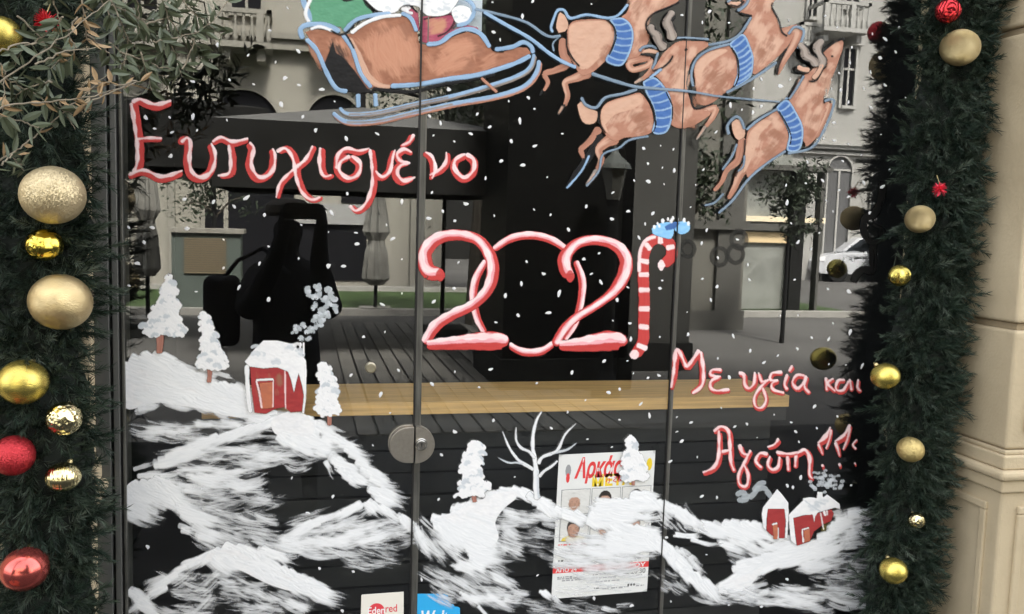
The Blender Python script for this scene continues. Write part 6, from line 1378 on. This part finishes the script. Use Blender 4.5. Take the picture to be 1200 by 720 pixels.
BM = {'glit': ball_mat('pale_gold_glitter', (.66, .54, .33), .42, .75, 'glitter', sc_=38, st=.75), 'shiny': ball_mat('shiny_yellow_gold', (.72, .56, .10), .10, 1, 'swirl', sc_=1.0, st=.16),
      'satin': ball_mat('satin_gold', (.72, .56, .30), .33, .9, 'satin', sc_=9, st=.25), 'yellow': ball_mat('yellow_gold', (.66, .53, .13), .26, .9, 'satin', sc_=5, st=.12),
      'crack': ball_mat('crackled_gold', (.80, .70, .40), .14, 1, 'facet', sc_=3.6, st=.16), 'redglit': ball_mat('red_glitter', (.50, .035, .045), .38, .7, 'glitter', sc_=36, st=.8),
      'groove': ball_mat('grooved_gold', (.80, .70, .38), .16, 1, 'groove', sc_=2.0, st=.10), 'pink': ball_mat('shiny_red', (.62, .13, .11), .16, .85, None), 'facet': ball_mat('faceted_gold', (.80, .66, .15), .08, 1, 'facet', sc_=4.2, st=.35),
      'redfoil': ball_mat('red_foil', (.62, .04, .05), .22, .9, 'swirl', sc_=1.6, st=.3), 'brushed': ball_mat('brushed_gold', (.60, .47, .24), .36, .9, 'satin', sc_=12, st=.5),
      'goldglit': ball_mat('gold_glitter', (.62, .48, .20), .36, .8, 'glitter', sc_=34, st=1.0), 'star': ball_mat('starburst_gold', (.74, .62, .16), .14, 1, 'groove', sc_=3.2, st=.35)}
capm = mat('bauble_cap', (.55, .45, .22), .3, .9)
def sphere_mesh():
    me = bpy.data.meshes.new('ball'); bm = bmesh.new(); bmesh.ops.create_uvsphere(bm, u_segments=40, v_segments=24, radius=1)
    for f in bm.faces: f.smooth = True
    bm.to_mesh(me); bm.free(); return me
def bauble(px, py, r, m, label, depth=None, cxy=None, squash=1.0, name='bauble', group='baubles on the garlands'):
    left = px < 500; y0 = (yl if left else yr) - (.112 if left else .105) * .62 * (.75 if left else .5) - .045
    y = depth if depth is not None else y0
    c = W(px, py, y); rr = r / FPX * (y - CAM.y); rr *= .985
    c = W(px, py, y - rr * .35)
    t = thing(name, c, label, 'bauble', group)
    me = sphere_mesh(); me.materials.append(BM[m]); o = bpy.data.objects.new('ball', me); COL.objects.link(o); o.parent = t; o.scale = (rr, rr, rr * squash); o.rotation_euler = (U(-.3, .3), U(-.3, .3), U(0, 3))
    b = MB(); up = Vector((U(-.3, .3), .75, .62)).normalized(); b.tube([c + up * rr * .93, c + up * rr * 1.12, c + up * rr * 1.14], [rr * .16, rr * .16, rr * .05], capm, 10)
    b.tube([c + up * rr * (1.2 + .09 * math.sin(a)) + Vector((rr * .09 * math.cos(a), 0, 0)) for a in [k * .7 for k in range(10)]], rr * .018, capm, 4)
    b.build('cap', t)
    b = MB(); b.tube([c + up * rr * 1.28, c + Vector((U(-.004, .004), .02, rr + .03)), c + Vector((U(-.006, .006), .045, rr + .018))], .0006, 'needle3', 4); b.build('hanger', t)
    return t
bauble(2, 42, 20, 'yellow', 'shiny yellow gold bauble cut by the left picture edge at the top')
bauble(62, 229, 33, 'glit', 'large pale gold glitter bauble, highest of the two large ones on the left garland', squash=.93)
bauble(52, 287, 19, 'shiny', 'small mirror yellow bauble with curled pattern between the two large pale gold baubles', squash=.9)
bauble(71, 354, 32.5, 'satin', 'large satin gold bauble below the small mirror yellow one on the left garland', squash=.93)
bauble(27, 448, 26, 'yellow', 'yellow gold glossy bauble at the left edge level with the counter', squash=.93)
bauble(75, 491, 19, 'crack', 'small crackled pale gold bauble right above the red glitter one')
bauble(16, 534, 22, 'redglit', 'red glitter bauble at the left picture edge')
bauble(74, 559, 19, 'groove', 'small grooved pale gold bauble right of and below the red glitter one', squash=.85)
bauble(29, 667, 25.5, 'pink', 'glossy red bauble near the bottom left corner', squash=.93)
bauble(1111, 13, 16, 'redfoil', 'red foil bauble at the top of the right garland')
bauble(1125, 56, 25.5, 'brushed', 'large brushed gold bauble under the red foil one on the right garland', squash=.93)
bauble(1078, 257, 19.5, 'brushed', 'brushed gold bauble in the middle of the right garland below the red spiky one', squash=.95)
bauble(1054, 323, 14.5, 'star', 'small yellow starburst bauble on the right garland')
bauble(1037.5, 441, 19.5, 'yellow', 'yellow gold bauble beside the end of the painted wish words', squash=.9)
bauble(1067, 527, 18.5, 'goldglit', 'gold glitter bauble on the right garland level with the painted exclamation marks', squash=.93)
bauble(1074, 610, 11.5, 'crack', 'smallest mirror gold bauble low on the right garland')
bauble(1047, 669, 19, 'yellow', 'yellow gold bauble lowest on the right garland', squash=.94)
def spiky(px, py, r, label, m, n, y):
    c = W(px, py, y); rr = r / FPX * (y - CAM.y)
    t = thing('spiky_ornament', c, label, 'ornament')
    b = MB()
    for i in range(n):
        d = Vector((random.gauss(0, 1), random.gauss(0, 1), random.gauss(0, 1))).normalized(); b.tube([c, c + d * rr * U(.7, 1.1)], [rr * .09, rr * .03], m, 4)
    b.build('spikes', t)
    b = MB(); b.tube([c + Vector((0, .0, rr * .6)), c + Vector((.005, .02, rr * 1.8))], .0012, capm, 4); b.build('hanger', t)
spiky(1101, 222, 10.5, 'small spiky bright red ornament on the right garland', mat('bright_red_foil', (.75, .05, .09), .25, .6), 90, yr - .13)
spiky(54, 26, 13, 'red tinsel tuft at the top of the left garland behind olive leaves', mat('red_tinsel', (.55, .03, .04), .3, .5), 110, yl - .13)

# ------------------------------------------------------------------ olive tree standing in front of the left garland
YO = -.62
ol = thing('olive_tree', (W(-330, 300, YO).x, YO, 0), 'olive tree with green and dry brown leaves reaching in at the top left', 'olive tree')
def leaf_mesh(m, L=.042, wd=.0052):
    vs_ = []; fs = []
    prof = [(0, 0), (.18, .7), (.42, 1), (.7, .75), (.9, .3), (1, 0)]
    for q, w_ in prof: vs_ += [(-wd * w_, -L * .05 * math.sin(q * 3), q * L), (0, .0016 * (1 - q), q * L), (wd * w_, -L * .05 * math.sin(q * 3), q * L)]
    for i in range(len(prof) - 1):
        k = i * 3; fs += [(k, k + 1, k + 4, k + 3), (k + 1, k + 2, k + 5, k + 4)]
    b = MB(); b.add(vs_, fs, m); o = b.build('leaf'); me = o.data; bpy.data.objects.remove(o); return me
LF = [leaf_mesh('leaf', .032, .0056), leaf_mesh('leaf', .038, .0066), leaf_mesh('leaf', .034, .0050)]; LD = [leaf_mesh('leafdry', .024, .0046), leaf_mesh('leafdry', .028, .0042)]
b = MB(); rt = Vector((W(-330, 300, YO).x, YO, .42))
fork = rt + Vector((.05, .02, .9)); top = rt + Vector((.10, .05, 1.35))
b.tube([rt, rt + Vector((.02, 0, .45)), fork, top], [.03, .026, .022, .014], 'bark', 8); b.build('trunk', ol)
b = MB(); b.lathe([(.15, 0), (.20, .40), (.215, .42), (.215, .45), (.18, .45), (.17, .41)], 'terracotta', (rt.x, rt.y, 0), 20); b.build('pot', ol)
BR = [([(110, -20), (125, 12), (142, 40), (160, 58), (178, 66)], -.41, 'g', .008), ([(185, -20), (196, 20), (222, 50), (236, 72)], -.37, 'g', .008), ([(205, -20), (220, 8), (246, 30), (262, 44)], -.36, 'g', .0085), ([(128, 50), (150, 70), (168, 82), (196, 92)], -.39, 'g', .008), ([(135, -15), (158, 28), (186, 40), (215, 34)], -.39, 'g', .009),  # pixel path, depth, leaf kind (g green / d dry / b bare), spacing
    ([(-60, 120), (0, 97), (50, 62), (100, 22), (140, -8)], -.66, 'b', .03), ([(-40, 150), (10, 122), (60, 120), (105, 114), (140, 104), (168, 94)], -.60, 'd', .022),
    ([(-40, 215), (15, 180), (40, 160), (76, 130), (100, 110), (130, 84)], -.55, 'm', .03), ([(40, 75), (70, 62), (112, 56)], -.62, 'b', .02), ([(-30, 80), (5, 90), (30, 105), (55, 118), (85, 135)], -.58, 'g', .011), ([(0, 60), (22, 52), (50, 50), (80, 60), (60, 80)], -.56, 'g', .011),
    ([(60, -20), (65, 10), (72, 35), (60, 58)], -.50, 'g', .012), ([(95, -20), (98, 15), (100, 45), (112, 52)], -.50, 'd', .014), ([(150, -20), (162, 5), (163, 40)], -.42, 'g', .012), ([(120, -20), (140, 20), (150, 50), (145, 80)], -.44, 'g', .011),
    ([(130, 5), (165, 22), (190, 52), (205, 80)], -.40, 'g', .0095), ([(150, 20), (180, 25), (205, 60), (213, 90)], -.38, 'g', .009), ([(213, 82), (232, 40), (250, 24), (275, -8)], -.36, 'g', .011), ([(140, 60), (172, 72), (190, 80), (205, 81)], -.40, 'g', .012),
    ([(170, 30), (200, 18), (226, 8)], -.38, 'g', .010), ([(180, 50), (205, 45), (240, 36)], -.37, 'g', .010), ([(225, 45), (236, 60), (240, 75)], -.36, 'g', .010), ([(165, 62), (172, 85), (178, 106)], -.40, 'g', .011), ([(145, 70), (142, 85), (150, 95)], -.42, 'g', .012), ([(100, 40), (125, 60), (135, 72)], -.45, 'g', .012),
    ([(20, 20), (45, 40), (60, 70), (55, 100)], -.52, 'g', .011), ([(-20, 130), (20, 140), (45, 150), (60, 146)], -.56, 'g', .012), ([(68, 120), (80, 138), (88, 152)], -.5, 'b', .02), ([(0, 195), (12, 182), (28, 200)], -.57, 'g', .010), ([(-10, 60), (5, 85), (3, 130)], -.6, 'd', .03), ([(150, 100), (110, 118), (95, 128), (80, 122)], -.56, 'm', .018),
    ([(160, 95), (140, 100), (120, 96), (105, 108)], -.57, 'd', .016), ([(62, 95), (40, 100), (20, 112), (10, 130)], -.58, 'g', .010), ([(75, 20), (60, 35), (30, 55), (15, 80)], -.55, 'g', .012), ([(90, 20), (80, 40), (90, 55), (78, 75)], -.54, 'm', .014)]
nleaf = 0; REST = []
for path, y, kd, spc in BR:
    P3 = [W(q[0], q[1], y + U(-.02, .02) + .02 * i) for i, q in enumerate(path)]
    C3 = []
    for i in range(len(P3) - 1):
        for k in range(6): C3.append(P3[i].lerp(P3[i + 1], k / 6) + Vector((U(-1, 1), U(-1, 1), U(-1, 1))) * .0022)
    C3.append(P3[-1])
    b = MB(); n = len(C3); b.tube(C3, [.0017 - .0011 * i / n for i in range(n)], 'twig', 5); b.build('twig', ol)
    acc = 0; side = 0
    for i in range(1, n):
        acc += (C3[i] - C3[i - 1]).length
        if kd == 'b': continue
        while acc > spc:
            acc -= spc; side += 1
            if C3[i].x < W(-30, 100, y).x: continue
            tdir = (C3[i] - C3[i - 1]).normalized()
            for s in (-1, 1):
                if R() < .38: continue
                nv = Vector((U(-.3, .3), U(-.5, .5), U(-.3, .3))) + tdir * .9 + (tdir.cross(Vector((0, 1, 0))) if side % 2 else Vector((0, 1, .2)).cross(tdir) + Vector((0, 0, -.2))) * s * U(.6, 1.1)
                dry = kd == 'd' or (kd == 'm' and R() < .5)
                e = nv.to_track_quat('Z', 'Y').to_euler(); e.rotate_axis('Z', U(0, 6.28))
                lm_ = random.choice(LD if dry else LF); sz_ = U(.7, 1.15); nleaf += 1
                if nleaf <= 296: child('leaf', lm_, ol, C3[i], e, sz_)
                else: REST.append((lm_, C3[i].copy(), e.to_matrix() * sz_, dry))
if REST:
    b = MB()
    for lm_, p_, m_, dry in REST: b.add([p_ + m_ @ v.co for v in lm_.vertices], [tuple(f.vertices) for f in lm_.polygons], 'leafdry' if dry else 'leaf')
    b.build('foliage', ol)['kind'] = 'stuff'
# limbs outside the picture that carry the twigs, with their own foliage
b = MB()
for path, y, kd, spc in BR:
    st = W(path[0][0], path[0][1], y)
    if path[0][0] > -5 and path[0][1] > -5: continue
    if path[0][1] <= -5 and path[0][0] > -5:
        b.tube([top, top + Vector((.02, 0, .25)), top.lerp(st, .6) + Vector((0, U(-.02, .02), .28)), st + Vector((-.02, 0, .12)), st], [.006, .005, .004, .002, .0017], 'twig', 5); continue
    hub = top if path[0][1] < 60 else fork + Vector((0, 0, .2))
    b.tube([hub, hub.lerp(st, .5) + Vector((0, U(-.02, .02), .03)), st], [.005, .003, .0017], 'twig', 5)
b.build('limbs', ol)
b = MB(); vs_, fs = [], []
for i in range(900):
    c = rt + Vector((random.gauss(-.1, .22), random.gauss(-.1, .14), 1.45 + random.gauss(0, .22)))
    if (ROT.transposed() @ (c - CAM)).z < 0:
        q = ROT.transposed() @ (c - CAM); sx = 600 + q.x / -q.z * FPX
        if sx > -25: continue
    d = Vector((random.gauss(0, 1), random.gauss(0, 1), random.gauss(0, 1))).normalized(); e = d.cross(Vector((U(-1, 1), U(-1, 1), U(-1, 1)))).normalized(); k = len(vs_)
    vs_ += [c - d * .02, c + e * .005, c + d * .02, c - e * .005]; fs.append((k, k + 1, k + 2, k + 3))
b.add(vs_, fs, 'leaf'); b.build('outer_foliage', ol)['kind'] = 'stuff'
print('leaves', nleaf)
